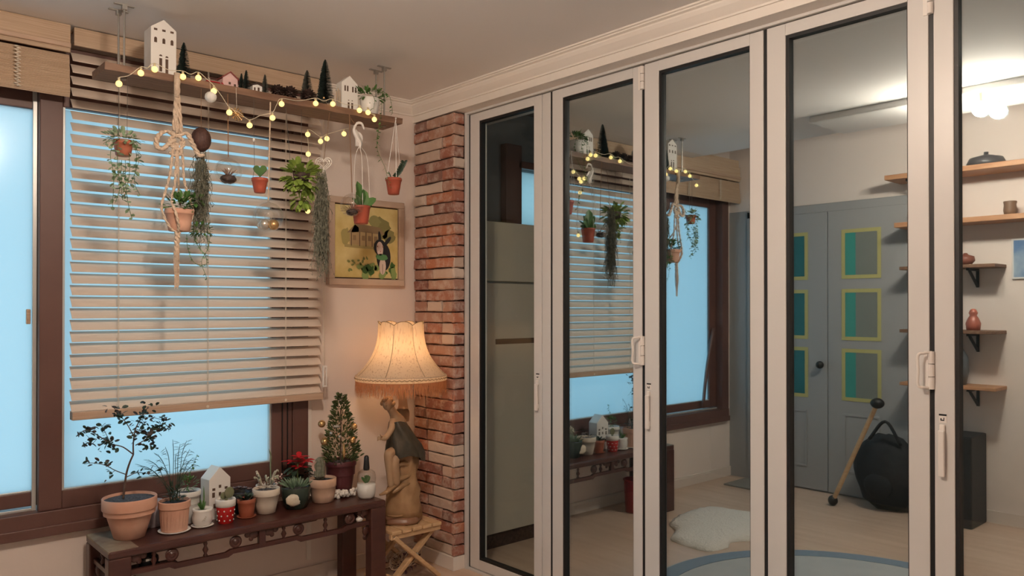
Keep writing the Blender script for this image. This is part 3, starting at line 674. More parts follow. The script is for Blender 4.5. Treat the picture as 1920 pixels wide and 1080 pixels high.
for k in range(26):
    a = U(0, 2*PI); rr = U(.002, .011); x0 = at(332, 448, YH-.02); e = at(331+U(-4, 5), 538+U(-8, 4), YH-.02)
    ta.tube(bez([x0+V((math.cos(a)*rr*.5, math.sin(a)*rr*.5, 0)), (x0+e)/2+V((math.cos(a)*rr, math.sin(a)*rr, 0)), e], 4), .0013, 4)
part('tassel_strands', ta, M_rope, mc, kind='stuff')
s = mpp(p); pp = at(336, 434, YH); pot = root('terracotta_pot', pp, 'terracotta pot with dark green leaves hanging in the macrame rope', 'plant', 'plants hanging below the shelf')
pot_at(pp, 19*s, 26*s, 41*s, M_terra, pot, rim=10*s, rimw=2*s)
lf = MB(); fluffy(at(338, 382, YH), 26*s, 26*s, 15*s, 70, .026, .014, lf, up=.5); part('foliage', lf, M_leaf, pot, kind='stuff')
# 3 coconut with spanish moss
p = at(377, 262, YH); cc = root('coconut_planter', p, 'dark oval coconut shell hanging with grey green moss below', 'hanging plant', 'plants hanging below the shelf'); s = mpp(p)
part('shell', MB().ball(p, 18*s, 18, 12, (1, 1, 1.28)), M_coco, cc, True); hang_cord(cc, 377, p+V((0, 0, 23*s)), M_jute)
def moss(par, top, length, w, n, m_=M_moss, seed=1):
    g = random.Random(seed); m = MB()
    for i in range(n):
        a = g.uniform(0, 2*PI); rr = w*math.sqrt(g.random()); x = V(top)+V((math.cos(a)*rr*.5, math.sin(a)*rr*.5, -g.uniform(0, .65)*length)); L = g.uniform(.15, .45)*length
        q = [x]; 
        for k in range(4): q.append(q[-1]+V((g.uniform(-1, 1)*.012, g.uniform(-1, 1)*.012, -L/4)))
        m.tube(q, [.0012, .0011, .001, .0009, .0006], 3, False)
        for k in range(8):
            b = q[k//2+1]; d = V((g.uniform(-1, 1), g.uniform(-1, 1), g.uniform(-.8, .6))).normalized()*g.uniform(.010, .020); sd = d.cross(V((0, 0, 1))).normalized()*.0017
            m.add([b-sd, b+sd, b+d], [(0, 1, 2)])
    part('moss', m, m_, par, kind='stuff')
moss(cc, p-V((0, 0, 20*s)), 170*s, 24*s, 260, seed=3)
st = MB(); lf = MB()
for pts in ([(372, 430), (365, 450), (385, 480), (388, 500)], [(380, 430), (392, 460), (378, 490), (388, 522)], [(350, 440), (352, 465), (362, 490), (375, 497), (388, 495)], [(375, 430), (368, 420), (362, 440), (376, 470)], [(390, 420), (394, 440), (388, 470)]):
    vine(st, lf, [at(x, y, YH) for x, y in pts], .011, .008, .009, True)
part('vines', st, M_stem, cc, kind='stuff'); part('vine_leaves', lf, M_leafp, cc, kind='stuff')
lf = MB(); fluffy(at(366, 375, YH-.02), 14*s, 14*s, 10*s, 25, .02, .012, lf, True); fluffy(at(377, 430, YH-.02), 20*s, 14*s, 12*s, 40, .016, .01, lf, True); part('leaf_tuft', lf, M_leaf, cc, kind='stuff')
# 4 glass globe with air plant
def globe(px, py, rp, label, top, y=YH, cord_m=M_jute, cr=.0018):
    p = at(px, py, y); s = mpp(p); r_ = rp*s; g = root('glass_globe', p, label, 'glass globe', 'glass globes hanging below the shelf')
    prof = [(.003, -r_*.98)]+[(r_*math.sin(a), -r_*math.cos(a)) for a in [PI*k/16 for k in range(2, 16)]]+[(.004, r_*1.02), (.003, r_*1.12)]
    part('globe', MB().lathe(p, prof, 28, cap0=True), M_globe, g, True)
    part('opening_rim', MB().tube([p+(-AWAY*.80+_r*.60*math.cos(t)+V((0, 0, 1))*.60*math.sin(t))*r_ for t in [2*PI*k/24 for k in range(25)]], .0012, 5), M_globe, g, True)
    t = at(top, 200, y); part('cord', MB().tube([(t.x, y, ztop), p+V((0, 0, r_*1.1))], cr, 5), cord_m, g); return g, p, r_
g, p, r_ = globe(428, 322, 25, 'glass globe with a spiky air plant nestled in brown moss', 427)
part('moss_bed', MB().ball(p-V((0, 0, r_*.55)), r_*.62, 12, 8, (1, .9, .55), .1), M_cone, g)
m = MB()
for k in range(26): d = V((U(-1, 1), U(-.8, .8), U(.3, 1.1))); m.leaf(p-V((0, 0, r_*.45)), d, V((0, 0, 1)), r_*U(.7, 1.0), .004, .3)
part('air_plant', m, mat('air_plant', (.30, .16, .11), .6, var=(.42, .27, .2), vscale=30), g)
# 5 red pot with heart shaped leaf
p = at(487, 362, YH); hp = root('hanging_pot', p, 'red plastic hanging pot with one heart shaped succulent leaf', 'hanging plant', 'plants hanging below the shelf'); s = mpp(p)
pot_at(p, 10*s, 15*s, 28*s, M_redpot, hp, rim=7*s, rimw=1.2*s)
hc = p+V((0, 0, 29*s)); H = []
for k in range(24):
    t = 2*PI*k/24; H.append(hc+_r*(.8*s*16*math.sin(t)**3)+V((0, 0, 1))*s*.80*(13*math.cos(t)-5*math.cos(2*t)-2*math.cos(3*t)-math.cos(4*t)+17))
part('heart_leaf', MB().poly(H, AWAY*.006), M_leaf, hp, bevel=.001)
q = at(476, 262, YH); part('bead', MB().ball(q, .005, 10, 8, (1, 1, 1.5)), M_whitecer, hp, True); hang_cord(hp, 476, q); part('wire', MB().tube(bez([q, at(477, 310, YH), at(474, 335, YH), p+V((-12*s, 0, 26*s))], 5), .0008, 4), M_wire, hp)
# 6 globe with baubles
g, p, r_ = globe(503, 407, 28, 'larger glass globe filled with silver and gold baubles', 507, cord_m=M_rope, cr=.0028)
part('bauble', MB().ball(p+_r*r_*.35-V((0, 0, r_*.52)), r_*.36, 14, 10), M_gold, g, True); part('bauble', MB().ball(p-_r*r_*.25-V((0, 0, r_*.50)), r_*.37, 14, 10), M_silverb, g, True); part('bauble', MB().ball(p+_r*r_*.08+V((0, 0, r_*.05))+AWAY*.004, r_*.36, 14, 10), M_globe, g, True); part('bauble', MB().ball(p-_r*r_*.55-V((0, 0, r_*.55))+AWAY*r_*.2, r_*.26, 12, 8), M_silverb, g, True)
# 7 lime leafy plant
p = at(565, 335, YH+.03); lp = root('leafy_plant', p, 'bushy lime green hanging plant in front of the blind end', 'hanging plant', 'plants hanging below the shelf'); s = mpp(p)
lf = MB(); fluffy(p+V((0, 0, 0)), 31*s, 26*s, 27*s, 150, .036, .024, lf, True, -.2); fluffy(p-V((-.0, 0, 40*s)), 16*s, 14*s, 20*s, 36, .03, .02, lf, True, -.6); part('foliage', lf, M_leafy, lp, kind='stuff')
part('pot', MB().lathe(p-V((0, 0, 12*s)), potshape(12*s, 16*s, 22*s), 20), M_cone, lp, True); hang_cord(lp, 565, p+V((0, 0, 10*s)), y=YH+.03); hang_cord(lp, 536, p+V((-20*s, 0, 0)), y=YH+.03)
# 8 lace heart with moss
p = at(607, 307, YH); hh = root('lace_heart', p, 'white lace heart hanging above a long strand of grey moss', 'ornament'); s = mpp(p); m = MB()
for sc_h, rr in ((.95, .0016), (.7, .0012), (.45, .0012)):
    H = [p+_r*(sc_h*s*16*math.sin(t)**3)+V((0, 0, 1))*s*sc_h*(13*math.cos(t)-5*math.cos(2*t)-2*math.cos(3*t)-math.cos(4*t)) for t in [2*PI*k/36 for k in range(37)]]
    m.tube(H, rr, 5)
for k in range(14):
    t = 2*PI*k/14; a = lambda q: p+_r*(q*s*16*math.sin(t)**3)+V((0, 0, 1))*s*q*(13*math.cos(t)-5*math.cos(2*t)-2*math.cos(3*t)-math.cos(4*t)); m.tube([a(.45), a(.95)], .001, 4)
part('lace', m, M_lace, hh); hang_cord(hh, 618, p+V((0, 0, 4*s)), M_jute, .0009)
mo = root('spanish_moss', at(603, 315, YH), 'long column of grey green spanish moss beside the painting', 'hanging plant', 'plants hanging below the shelf'); moss(mo, at(603, 318, YH), 195*s, 19*s, 420, seed=9); part('tie', MB().tube([at(607, 306, YH), at(604, 322, YH)], .0012, 5), M_cord, mo)
# 9 bird hook pot
p = at(677, 420, YH); bh = root('hanging_pot', p, 'terracotta pot hung from a white bird shaped plastic hook', 'hanging plant', 'plants hanging below the shelf'); s = mpp(p)
pot_at(p, 13*s, 17.5*s, 34*s, M_redpot, bh, rim=5*s, rimw=1*s)
b0 = at(670, 258, YH); m = MB(); m.tube(bez([at(666, 236, YH), at(670, 231, YH), at(678, 232, YH), at(683, 243, YH)], 5), [.003+.003*math.sin(k/15*PI) for k in range(16)], 8); m.tube(bez([at(665, 236, YH), at(664, 246, YH), at(669, 258, YH), at(675, 268, YH), at(675, 278, YH)], 5), [.004+.004*math.sin(k/20*PI) for k in range(21)], 8)
m.leaf(at(670, 246, YH), V((.6, 0, -.8)), V((0, -1, .2)), .045, .02); m.ball(at(666, 236, YH), .006, 8, 6); m.poly([at(x, y, YH-.002) for x, y in ((664, 244), (669, 243), (680, 266), (680, 274), (667, 274), (667, 256))], (0, .005, 0)); part('bird_hook', m, M_plastic, bh, True)
m = MB(); t0 = at(674, 272, YH)
for e in ((663, 390, -.02), (680, 385, -.03), (694, 390, .03)): m.tube(bez([t0, at(e[0]*.75+674*.25, 300, YH+e[2]*.6), at(e[0], e[1], YH+e[2])], 5), .0013, 5)
part('hanger_wire', m, M_plastic, bh); hang_cord(bh, 655, at(665, 232, YH), M_jute, .0012)
lf = MB()
lf.leaf(p+V((0, 0, 32*s)), V((-.10, -.05, 1)), V((.3, -1, .2)), .105, .05, .1, True); lf.leaf(p+_r*4*s+V((0, 0, 32*s)), V((.12, .05, 1)), V((-.2, -1, .3)), .075, .042, .1, True)
for d in ((-.2, 0, 1), (.15, .2, 1), (-.6, .2, .7), (.7, -.3, .5), (.5, .4, .7), (-.7, -.4, .4), (.9, 0, .25), (-.1, -.5, .8)): lf.leaf(p+V((0, 0, 32*s)), d, V((U(-.4, .4), -1, .4)), U(.05, .085), U(.024, .034), .1)
part('leaves', lf, M_leaf, bh)
g, p, r_ = globe(660, 385, 22, 'glass globe with reddish air plant in front of the painting', 655, y=YH-.03)
m = MB()
for k in range(30): d = V((U(-1, 1), U(-1, 1), U(-.1, .9))); m.leaf(p-V((0, 0, r_*.55)), d, V((0, 0, 1)), r_*U(.7, 1.1), .005, .3)
part('air_plant', m, MATS['air_plant'], g); part('moss_bed', MB().ball(p-V((0, 0, r_*.6)), r_*.5, 10, 8, (1, 1, .6), .1), M_cone, g)
# 10 right pot on white strings
p = at(738, 365, YH); rp_ = root('hanging_pot', p, 'terracotta pot on white strings from the shelf end by the bricks', 'hanging plant', 'plants hanging below the shelf'); s = mpp(p)
pot_at(p, 10.5*s, 15.5*s, 31*s, M_redpot, rp_, rim=6*s, rimw=1.2*s)
m = MB(); t0 = at(742, 222, SY0-.004)
for e in ((725, 336, -.02), (743, 340, -.03), (752, 336, .03)): m.tube([t0, at(e[0], e[1], YH+e[2])], .0012, 5)
m.ball(t0, .004, 8, 6); part('string', m, M_plastic, rp_)
lf = MB(); st = MB(); c = bez([p+V((0, 0, 29*s)), at(746, 328, YH), at(752, 318, YH), at(758, 305, YH)], 6); st.tube(c, .002, 5)
for i, q in enumerate(c[3:]):
    for sg in (-1, 1): lf.leaf(q, _r*sg*.7+V((0, U(-.3, .3), .6)), V((0, -1, .3)), .017, .011, .1)
lf.leaf(p+V((-5*s, 0, 29*s)), V((-.4, 0, 1)), V((0, -1, 0)), .035, .006, .2); part('stems', st, M_stem, rp_); part('leaves', lf, M_leafd, rp_)
# ================================================================= PAINTING
yp = 3.297
P4 = lambda px, py, y=3.285: at(px, py, y)
a, b = at(613, 372, 3.28), at(757, 537, 3.28); x0, x1 = at(616, 450, 3.28).x, at(757, 450, 3.28).x; z1, z0 = at(690, 374, 3.28).z, at(690, 535, 3.28).z
pc = root('painting', ((x0+x1)/2, 3.305, z0), 'framed painting of a black and white rabbit before a cottage', 'painting')
fm = MB(); t = .03
for q in (((x0, 3.272, z0), (x1, 3.308, z0+t)), ((x0, 3.272, z1-t), (x1, 3.308, z1)), ((x0, 3.272, z0+t), (x0+t, 3.308, z1-t)), ((x1-t, 3.272, z0+t), (x1, 3.308, z1-t))): fm.box(*q)
part('frame', fm, mat('pale_frame', (.50, .36, .27), .45, var=(.58, .44, .34), vscale=8), pc, bevel=.003)
part('inner_slip', MB().box((x0+t, 3.29, z0+t), (x1-t, 3.300, z1-t)), mat('dark_slip', (.07, .035, .025), .6), pc)
cx0, cx1, cz0, cz1 = x0+t+.005, x1-t-.005, z0+t+.006, z1-t-.006
m = bpy.data.materials.new('painted_canvas'); m.use_nodes = True; nt = m.node_tree; pb = nt.nodes['Principled BSDF']; pb.inputs['Roughness'].default_value = .6
tc = nt.nodes.new('ShaderNodeTexCoord'); n1 = nt.nodes.new('ShaderNodeTexNoise'); n1.inputs['Scale'].default_value = 9; n1.inputs['Detail'].default_value = 4
r_ = nt.nodes.new('ShaderNodeValToRGB'); r_.color_ramp.elements[0].position = .3; r_.color_ramp.elements[0].color = (.55, .40, .12, 1); r_.color_ramp.elements[1].position = .7; r_.color_ramp.elements[1].color = (.78, .66, .32, 1)
nt.links.new(tc.outputs['Object'], n1.inputs[0]); nt.links.new(n1.outputs[0], r_.inputs[0]); nt.links.new(r_.outputs[0], pb.inputs['Base Color'])
part('canvas', MB().box((cx0, 3.282, cz0), (cx1, 3.290, cz1)), m, pc)
def C(u, v, d=0): return V((cx0+(cx1-cx0)*u, 3.2818-d*.0004, cz0+(cz1-cz0)*v))
def blob(pts, col, name, d=1, nm='painted_shape'):
    part(nm, MB().poly([C(u, v, d) for u, v in pts], (0, .0003, 0)), mat('paint_'+name, col, .6), pc)
def ell(cx, cy, rx, ry, n=16, rot=0, jag=0):
    o = []
    for k in range(n):
        t = 2*PI*k/n; q = 1+U(-jag, jag); x, y = rx*math.cos(t)*q, ry*math.sin(t)*q; o.append((cx+x*math.cos(rot)-y*math.sin(rot), cy+x*math.sin(rot)+y*math.cos(rot)))
    return o
blob(ell(.72, .72, .15, .15, 22, 0, .18), (.22, .20, .07), 'tree', 1); blob(ell(.62, .80, .1, .08, 18, 0, .2), (.28, .26, .10), 'tree2', 2); blob(ell(.86, .60, .10, .09, 16, 0, .2), (.25, .22, .08), 'tree3', 1)
blob(ell(.16, .56, .07, .12, 16, 0, .2), (.40, .33, .12), 'bush', 1)
blob([(.22, .45), (.72, .45), (.70, .66), (.26, .66)], (.50, .36, .18), 'cottage', 3); blob([(.18, .62), (.32, .76), (.70, .72), (.78, .62), (.40, .64)], (.25, .17, .09), 'thatch', 4); blob([(.22, .46), (.38, .46), (.36, .70), (.30, .74), (.22, .60)], (.44, .31, .16), 'gable', 4)
for u in (.24, .37, .47, .57, .68): blob([(u, .44), (u+.012, .44), (u+.012, .64), (u, .64)], (.12, .07, .04), 'post', 5)
for (u, v) in ((.27, .52), (.41, .52), (.51, .52), (.61, .52)): blob([(u, v), (u+.05, v), (u+.05, v+.07), (u, v+.07)], (.30, .20, .10), 'cottage_window', 5)
blob([(.14, .42), (.78, .40), (.78, .44), (.14, .46)], (.42, .34, .14), 'path', 4)
for k in range(26): blob(ell(U(.36, .95), U(.03, .2), U(.03, .07), U(.02, .05), 9, U(0, 3), .3), random.choice([(.08, .20, .04), (.14, .28, .06), (.05, .13, .03), (.25, .35, .12)]), 'clover%d' % (k % 4), 6+k % 3)
for k in range(12): blob(ell(U(.12, .5), U(.1, .28), .025, .016, 7, U(0, 3), .3), (.22, .25, .08), 'sprig', 5)
blk = (.012, .013, .016)
blob(ell(.76, .30, .115, .20, 20), blk, 'rabbit', 9); blob(ell(.70, .44, .10, .115, 18), blk, 'rabbit', 10); blob(ell(.695, .57, .024, .10, 14, .12), blk, 'rabbit', 11); blob(ell(.82, .53, .028, .09, 14, -.7), blk, 'rabbit', 11)
blob(ell(.695, .42, .055, .10, 16, .05), (.72, .56, .50), 'muzzle', 12); blob(ell(.70, .36, .045, .035, 12), (.78, .66, .60), 'muzzle2', 13); blob(ell(.705, .38, .012, .008, 8), (.55, .2, .18), 'nose', 14)
blob(ell(.73, .30, .10, .045, 14, -.1, .1), (.10, .26, .10), 'scarf', 13); blob(ell(.74, .17, .055, .12, 14), (.68, .55, .48), 'chest', 12); blob([(.735, .06), (.745, .06), (.745, .2), (.735, .2)], (.3, .22, .18), 'legline', 14)
for u in (.655, .745): blob(ell(u, .45, .010, .012, 8), (.30, .12, .06), 'eye', 14)

# ================================================================= BENCH
ZB = .405; BX0, BX1, BY0, BY1 = .779, 1.903, 2.957, 3.255
be = root('altar_bench', ((BX0+BX1)/2, (BY0+BY1)/2, 0), 'low dark rosewood bench with carved open apron under the window', 'bench')
part('top', MB().box((BX0, BY0, ZB-.030), (BX1, BY1, ZB)), M_bench, be, bevel=.008)
part('worn_end', MB().box((BX0-.0006, BY0+.004, ZB-.010), (BX0+.10, BY1-.004, ZB+.0006)), M_benchworn, be, bevel=.003, label='pale worn end of the bench top')
L_ = .075
for x in (BX0, BX1-L_):
    for y in (BY0, BY1-.05): part('leg', MB().box((x, y, 0), (x+L_, y+.05, ZB-.028)), M_bench, be, bevel=.005)
def apron(yy):
    za, zb_ = ZB-.028, ZB-.100
    m = MB(); xa, xb = BX0+L_, BX1-L_; xm = (xa+xb)/2
    for s_, e_ in ((xa, xm-.012), (xm+.012, xb)):   # stepped lower rail
        w = e_-s_
        pts = [(s_, zb_+.018), (s_+w*.30, zb_+.018), (s_+w*.34, zb_+.010), (s_+w*.72, zb_+.010), (s_+w*.76, zb_+.018), (e_, zb_+.018), (e_, zb_), (s_+w*.78, zb_), (s_+w*.74, zb_-.010), (s_+w*.32, zb_-.010), (s_+w*.28, zb_), (s_, zb_)]
        m.poly([(x, yy+.006, z) for x, z in pts], (0, .018, 0))
    part('apron_rail', m, M_bench, be, bevel=.002)
    part('apron_post', MB().box((xm-.014, yy+.005, zb_), (xm+.014, yy+.026, za)), M_bench, be, bevel=.003)
    for s_, e_ in ((xa, xm-.012), (xm+.012, xb)):
        w = e_-s_
        for u in (.30, .80):   # round rosettes
            c = V((s_+w*u, yy+.008, (za+zb_+.016)/2)); o = part('rosette', MB().lathe((0, 0, 0), [(.023, 0), (.024, .006), (.018, .010), (.012, .008), (.006, .012), (.001, .013)], 20, cap1=True), M_bench, be)
            for v in o.data.vertices: q = V(v.co)+ORG[be.name]; v.co = (V((q.x, -q.z+.006, q.y))+c-ORG[be.name])
        for u in (.17, .56):
            c = (s_+w*u, yy+.015, zb_+.008); part('baluster', MB().lathe(c, [(.004, 0), (.009, .006), (.005, .014), (.011, .028), (.005, .042), (.008, .050), (.004, za-zb_-.008)], 12), M_bench, be, True)
        for u, sg in ((.96, -1), (.04, 1)):   # carved cloud corner
            m = MB(); c = V((s_+w*u, yy+.015, za-.014)); m.ball(c, .018, 10, 8, (1.2, .4, 1)); m.ball(c+V((sg*.026, 0, .002)), .012, 10, 8, (1.1, .5, 1)); m.ball(c+V((sg*.012, 0, -.016)), .010, 8, 6, (1, .5, 1)); part('carved_scroll', m, M_bench, be, True)
apron(BY0+.008); apron(BY1-.042)
for x in (BX0+.01, BX1-.035):
    part('side_rail', MB().box((x+.003, BY0+.05, ZB-.10), (x+.022, BY1-.05, ZB-.082)), M_bench, be, bevel=.002)
    part('side_baluster', MB().lathe((x+.012, (BY0+BY1)/2, ZB-.084), [(.005, 0), (.010, .012), (.005, .026), (.010, .040), (.005, .056)], 12), M_bench, be, True)
    part('side_scroll', MB().ball((x+.012, BY0+.075, ZB-.12), .02, 10, 8, (.4, 1.2, 1)).ball((x+.012, BY1-.075, ZB-.12), .02, 10, 8, (.4, 1.2, 1)), M_bench, be, True)
for x, sg in ((BX0+L_, 1), (BX1-L_, -1)):
    m = MB(); c = V((x+sg*.014, BY0+.024, ZB-.125)); m.ball(c, .017, 10, 8, (1, .5, 1.2)); m.ball(c+V((sg*.004, 0, -.028)), .011, 8, 6, (1, .5, 1)); part('bracket_scroll', m, M_bench, be, True)
# black ornament in the left opening, white shell in the right opening, red tub beneath
p = at(266, 1052, 3.02); zr = ZB-.092; bo = root('black_slipper', (p.x, 3.02, zr), 'glossy black slipper tucked in the left opening of bench apron', 'slipper')
gl = mat('gloss_black', (.012, .012, .014), .18)
part('sole', MB().poly([(p.x+math.cos(t)*.062, 3.02+math.sin(t)*.027, zr) for t in [2*PI*k/20 for k in range(20)]], (0, 0, .006)), gl, bo)
part('upper', MB().ball((p.x+.022, 3.02, zr+.022), .036, 14, 8, (1.05, .70, .75)), gl, bo, True); part('buckle', MB().box((p.x+.005, 2.9915, zr+.024), (p.x+.028, 2.994, zr+.032)), M_silverb, bo, bevel=.001)
part('rest_bar', MB().box((BX0+L_, 2.995, zr-.012), (BX0+L_+.17, 3.045, zr)), M_bench, be)
p = at(674, 970, 2.985); solo('white_shell', MB().ball((p.x, 2.985, ZB-.0705), .014, 12, 8, (1.2, .8, .8), .08), M_whitecer, (p.x, 2.985, ZB-.082), 'small white shell on the bench apron rail near right leg', 'shell')
rt = root('red_tub', (.99, 3.10, 0), 'red plastic tub standing on the floor under the bench', 'tub')
part('body', MB().lathe((.99, 3.10, 0), potshape(.055, .065, .20, th=.004), 24), mat('red_tub', (.35, .02, .025), .4), rt, True); part('rim', MB().lathe((.99, 3.10, .194), [(.065, 0), (.070, .003), (.070, .008), (.065, .010)], 24, cap0=False), MATS['red_tub'], rt, True)

# ================================================================= POTS ON THE BENCH
def stand(px, pyb, rbase_px, z=ZB):
    """centre of a round base whose front touches the bench at this pixel"""
    q = on(px, pyb, z); s = mpp(q); q = q+AWAY*(rbase_px*s*.9); return q, mpp(q)
GP = 'potted plants along the bench'
def rear(px, y, rim_py, z=ZB):
    """a pot in the back row: base on the bench at depth y, height from where its rim shows"""
    q = at(px, rim_py, y); h = q.z-z; q.z = z; s = mpp(q); return q, s, h/s
# big pot with tree
p, s = stand(231, 1014, 27); tr = root('potted_tree', p, 'leafy little tree in the largest terracotta pot on the bench', 'plant', GP)
pot_at(p, 27*s, 47.5*s, 76*s, M_terra, tr, rim=22*s, rimw=5*s, seg=40, soil_drop=.010)
yt = p.y
def AT(x, y, dy=0): return at(x, y, yt+dy)
limbs = [([(231, 935), (234, 910), (237, 888), (243, 868), (250, 852)], .0042, .003), ([(250, 852), (250, 830), (254, 805), (264, 785), (278, 762)], .003, .0012), ([(250, 852), (230, 838), (208, 832), (186, 818), (162, 806), (143, 818)], .0026, .001),
         ([(237, 890), (216, 882), (196, 872), (172, 868), (158, 870)], .002, .0008), ([(236, 895), (258, 886), (282, 888), (304, 876)], .0018, .0008), ([(252, 820), (238, 795), (224, 778), (213, 764)], .002, .0008), ([(254, 835), (276, 822), (296, 806), (314, 798)], .002, .0008),
         ([(262, 788), (280, 782), (300, 786), (312, 788)], .0015, .0007), ([(208, 832), (198, 812), (192, 800)], .0012, .0007), ([(256, 805), (270, 812), (290, 830)], .0014, .0007), ([(216, 882), (206, 890), (205, 898)], .001, .0006), ([(186, 818), (172, 832), (160, 828)], .001, .0006)]
tm = MB(); ends = []
for pts, r0, r1 in limbs:
    dy = U(-.05, .05) if r0 < .0042 else 0; c = bez([AT(x, y, dy*i/len(pts)) for i, (x, y) in enumerate(pts)], 6); n = len(c); tm.tube(c, [r0+(r1-r0)*i/n for i in range(n)], 6)
    if r0 < .0042: ends.append(c)
part('branches', tm, M_bark, tr, True)
lmes = [mesh(MB().leaf((0, 0, 0), (0, 1, 0), (0, 0, 1), 0.020, .0125, .12), V((0, 0, 0)), mm, False, 'leaf') for mm in (M_leafd, M_leafd, mat('leaf_bronze', (.055, .04, .035), .5, var=(.09, .065, .05), vscale=30))]
def put_leaf(q, d=None): 
    d = d or V((U(-1, 1), U(-1, 1), U(-.6, .8))); rot = aim(d) @ Matrix.Rotation(U(-1.2, 1.2), 3, 'Y'); inst('leaf', random.choice(lmes), tr, q, rot, U(.75, 1.2))
wts = [34, 40, 14, 12, 26, 34, 18, 14, 22, 5, 14, 4]
for c, wn_ in zip(ends, wts):
    for k in range(wn_): put_leaf(c[int(len(c)*U(.35, 1))-1]+V((U(-.012, .012), U(-.02, .02), U(-.012, .012))))
for (x, y, n) in ((278, 835, 22), (268, 800, 12), (200, 835, 14), (165, 812, 9), (282, 765, 9), (216, 770, 8), (300, 800, 8)):
    for k in range(n): put_leaf(AT(x+U(-16, 16), y+U(-12, 12), U(-.03, .03)))
# lavender pot behind
p, s, hh_ = rear(285, 3.20, 938); lvp = root('small_pot', p, 'plain lavender white pot between the two terracotta pots', 'pot'); pot_at(p, 14*s, 19*s, hh_*s, M_lav, lvp)
# fluted pot with feathery plant
p, s = stand(316, 1003, 28); fp = root('potted_plant', p, 'fluted terracotta pot with wispy arching plant on a white saucer', 'plant', GP)
part('saucer', MB().lathe(p, [(24*s, 0), (29*s, .006), (28*s, .008), (22*s, .004), (.001, .004)], 28, cap1=True), M_whitecer, fp, True)
pot_at(p+V((0, 0, .0045)), 23*s, 28.5*s, 56*s, M_terra, fp, rim=14*s, rimw=2*s, seg=72, mod=lambda r, z, t, i: (r*(1+(.018*(1 if math.cos(24*t) > 0 else -1) if i in (2,) else 0)), z))
st = MB(); lf = MB(); top = p+V((0, 0, 56*s))
for e in ((350, 826), (356, 842), (338, 832), (348, 866), (296, 852), (278, 862), (270, 878), (324, 824), (310, 838), (340, 880), (286, 892), (362, 858), (302, 874), (262, 872), (366, 870), (330, 850)):
    q = at(e[0], e[1], p.y+U(-.05, .05)); mid = top*.42+q*.58+V((0, 0, .030)); c = bez([top+V((U(-.015, .015), U(-.015, .015), 0)), mid, q], 10); st.tube(c, [.0012]*(len(c)-3)+[.0008]*2+[.0005], 4)
    for k in range(7, len(c), 2):
        sg = 1 if e[0] > 316 else -1; d = _r*sg*U(.5, 1.0)+V((0, U(-.3, .3), U(-.4, .5))); lf.leaf(c[k], d, V((0, -1, 1)), .024, .0020, .05)
part('stems', st, M_leafd, fp, kind='stuff'); part('fronds', lf, M_leafd, fp, kind='stuff')
lf = MB(); fluffy(top+V((0, 0, 14*s)), 15*s, 15*s, 20*s, 60, .022, .008, lf, up=.6); part('leaf_clump', lf, M_leafd, fp, kind='stuff')
# white tall pot behind with fern
p, s, hh_ = rear(352, 3.17, 919); wp_ = root('potted_fern', p, 'tall white pot with small green fern behind the mini pot', 'plant', GP); pot_at(p, 16*s, 23.5*s, hh_*s, M_whitecer, wp_, rim=10*s, rimw=2*s)
lf = MB(); st = MB(); fluffy(p+V((0, 0, (hh_+14)*s)), 15*s, 14*s, 14*s, 70, .018, .006, lf, up=.8); vine(st, lf, [p+V((0, 0, hh_*s)), at(356, 890, p.y), at(364, 868, p.y), at(370, 852, p.y)], .013, .009, .007); part('stems', st, M_stem, wp_); part('fern', lf, M_leaf, wp_, kind='stuff')
# mini white pot on saucer
p, s = stand(373, 991, 18); mp_ = root('potted_succulent', p, 'mini white embossed pot with saucer in front of white house', 'plant', GP)
part('saucer', MB().lathe(p, [(15*s, 0), (20.5*s, .006), (19.5*s, .0075), (14*s, .004), (.001, .004)], 24, cap1=True), M_whitecer, mp_, True)
part('pot', MB().lathe(p+V((0, 0, .0045)), [(13*s, 0), (17*s, 6*s), (18.5*s, 16*s), (17*s, 25*s), (18*s, 27*s), (18.5*s, 31*s), (16*s, 32*s), (15*s, 26*s)], 28), M_whitecer, mp_, True); part('soil', MB().lathe(p+V((0, 0, 28*s)), [(15*s, 0), (.001, .003)], 16, cap1=True), M_soil, mp_)
lf = MB()
for k in range(12): d = V((U(-.7, .7), U(-.7, .7), 1)); lf.leaf(p+V((0, 0, 28*s)), d, V((0, -1, .2)), 20*s*U(.6, 1.2), .006, .2)
lf.leaf(p+V((2*s, 0, 28*s)), V((.05, 0, 1)), V((0, -1, 0)), 46*s, .005, .3); part('leaves', lf, M_leaf, mp_)
em = MB()
for k in range(3): em.tube(bez([p+_r*((6+k*3)*s)-AWAY*(17*s)+V((0, 0, (13+k*3)*s)), p+_r*((9+k*2)*s)-AWAY*(16.5*s)+V((0, 0, (17+k*3)*s)), p+_r*((11+k*1.5)*s)-AWAY*(16*s)+V((0, 0, (14+k*3)*s))], 4), .0008, 4)
part('embossed_mark', em, M_cream, mp_)
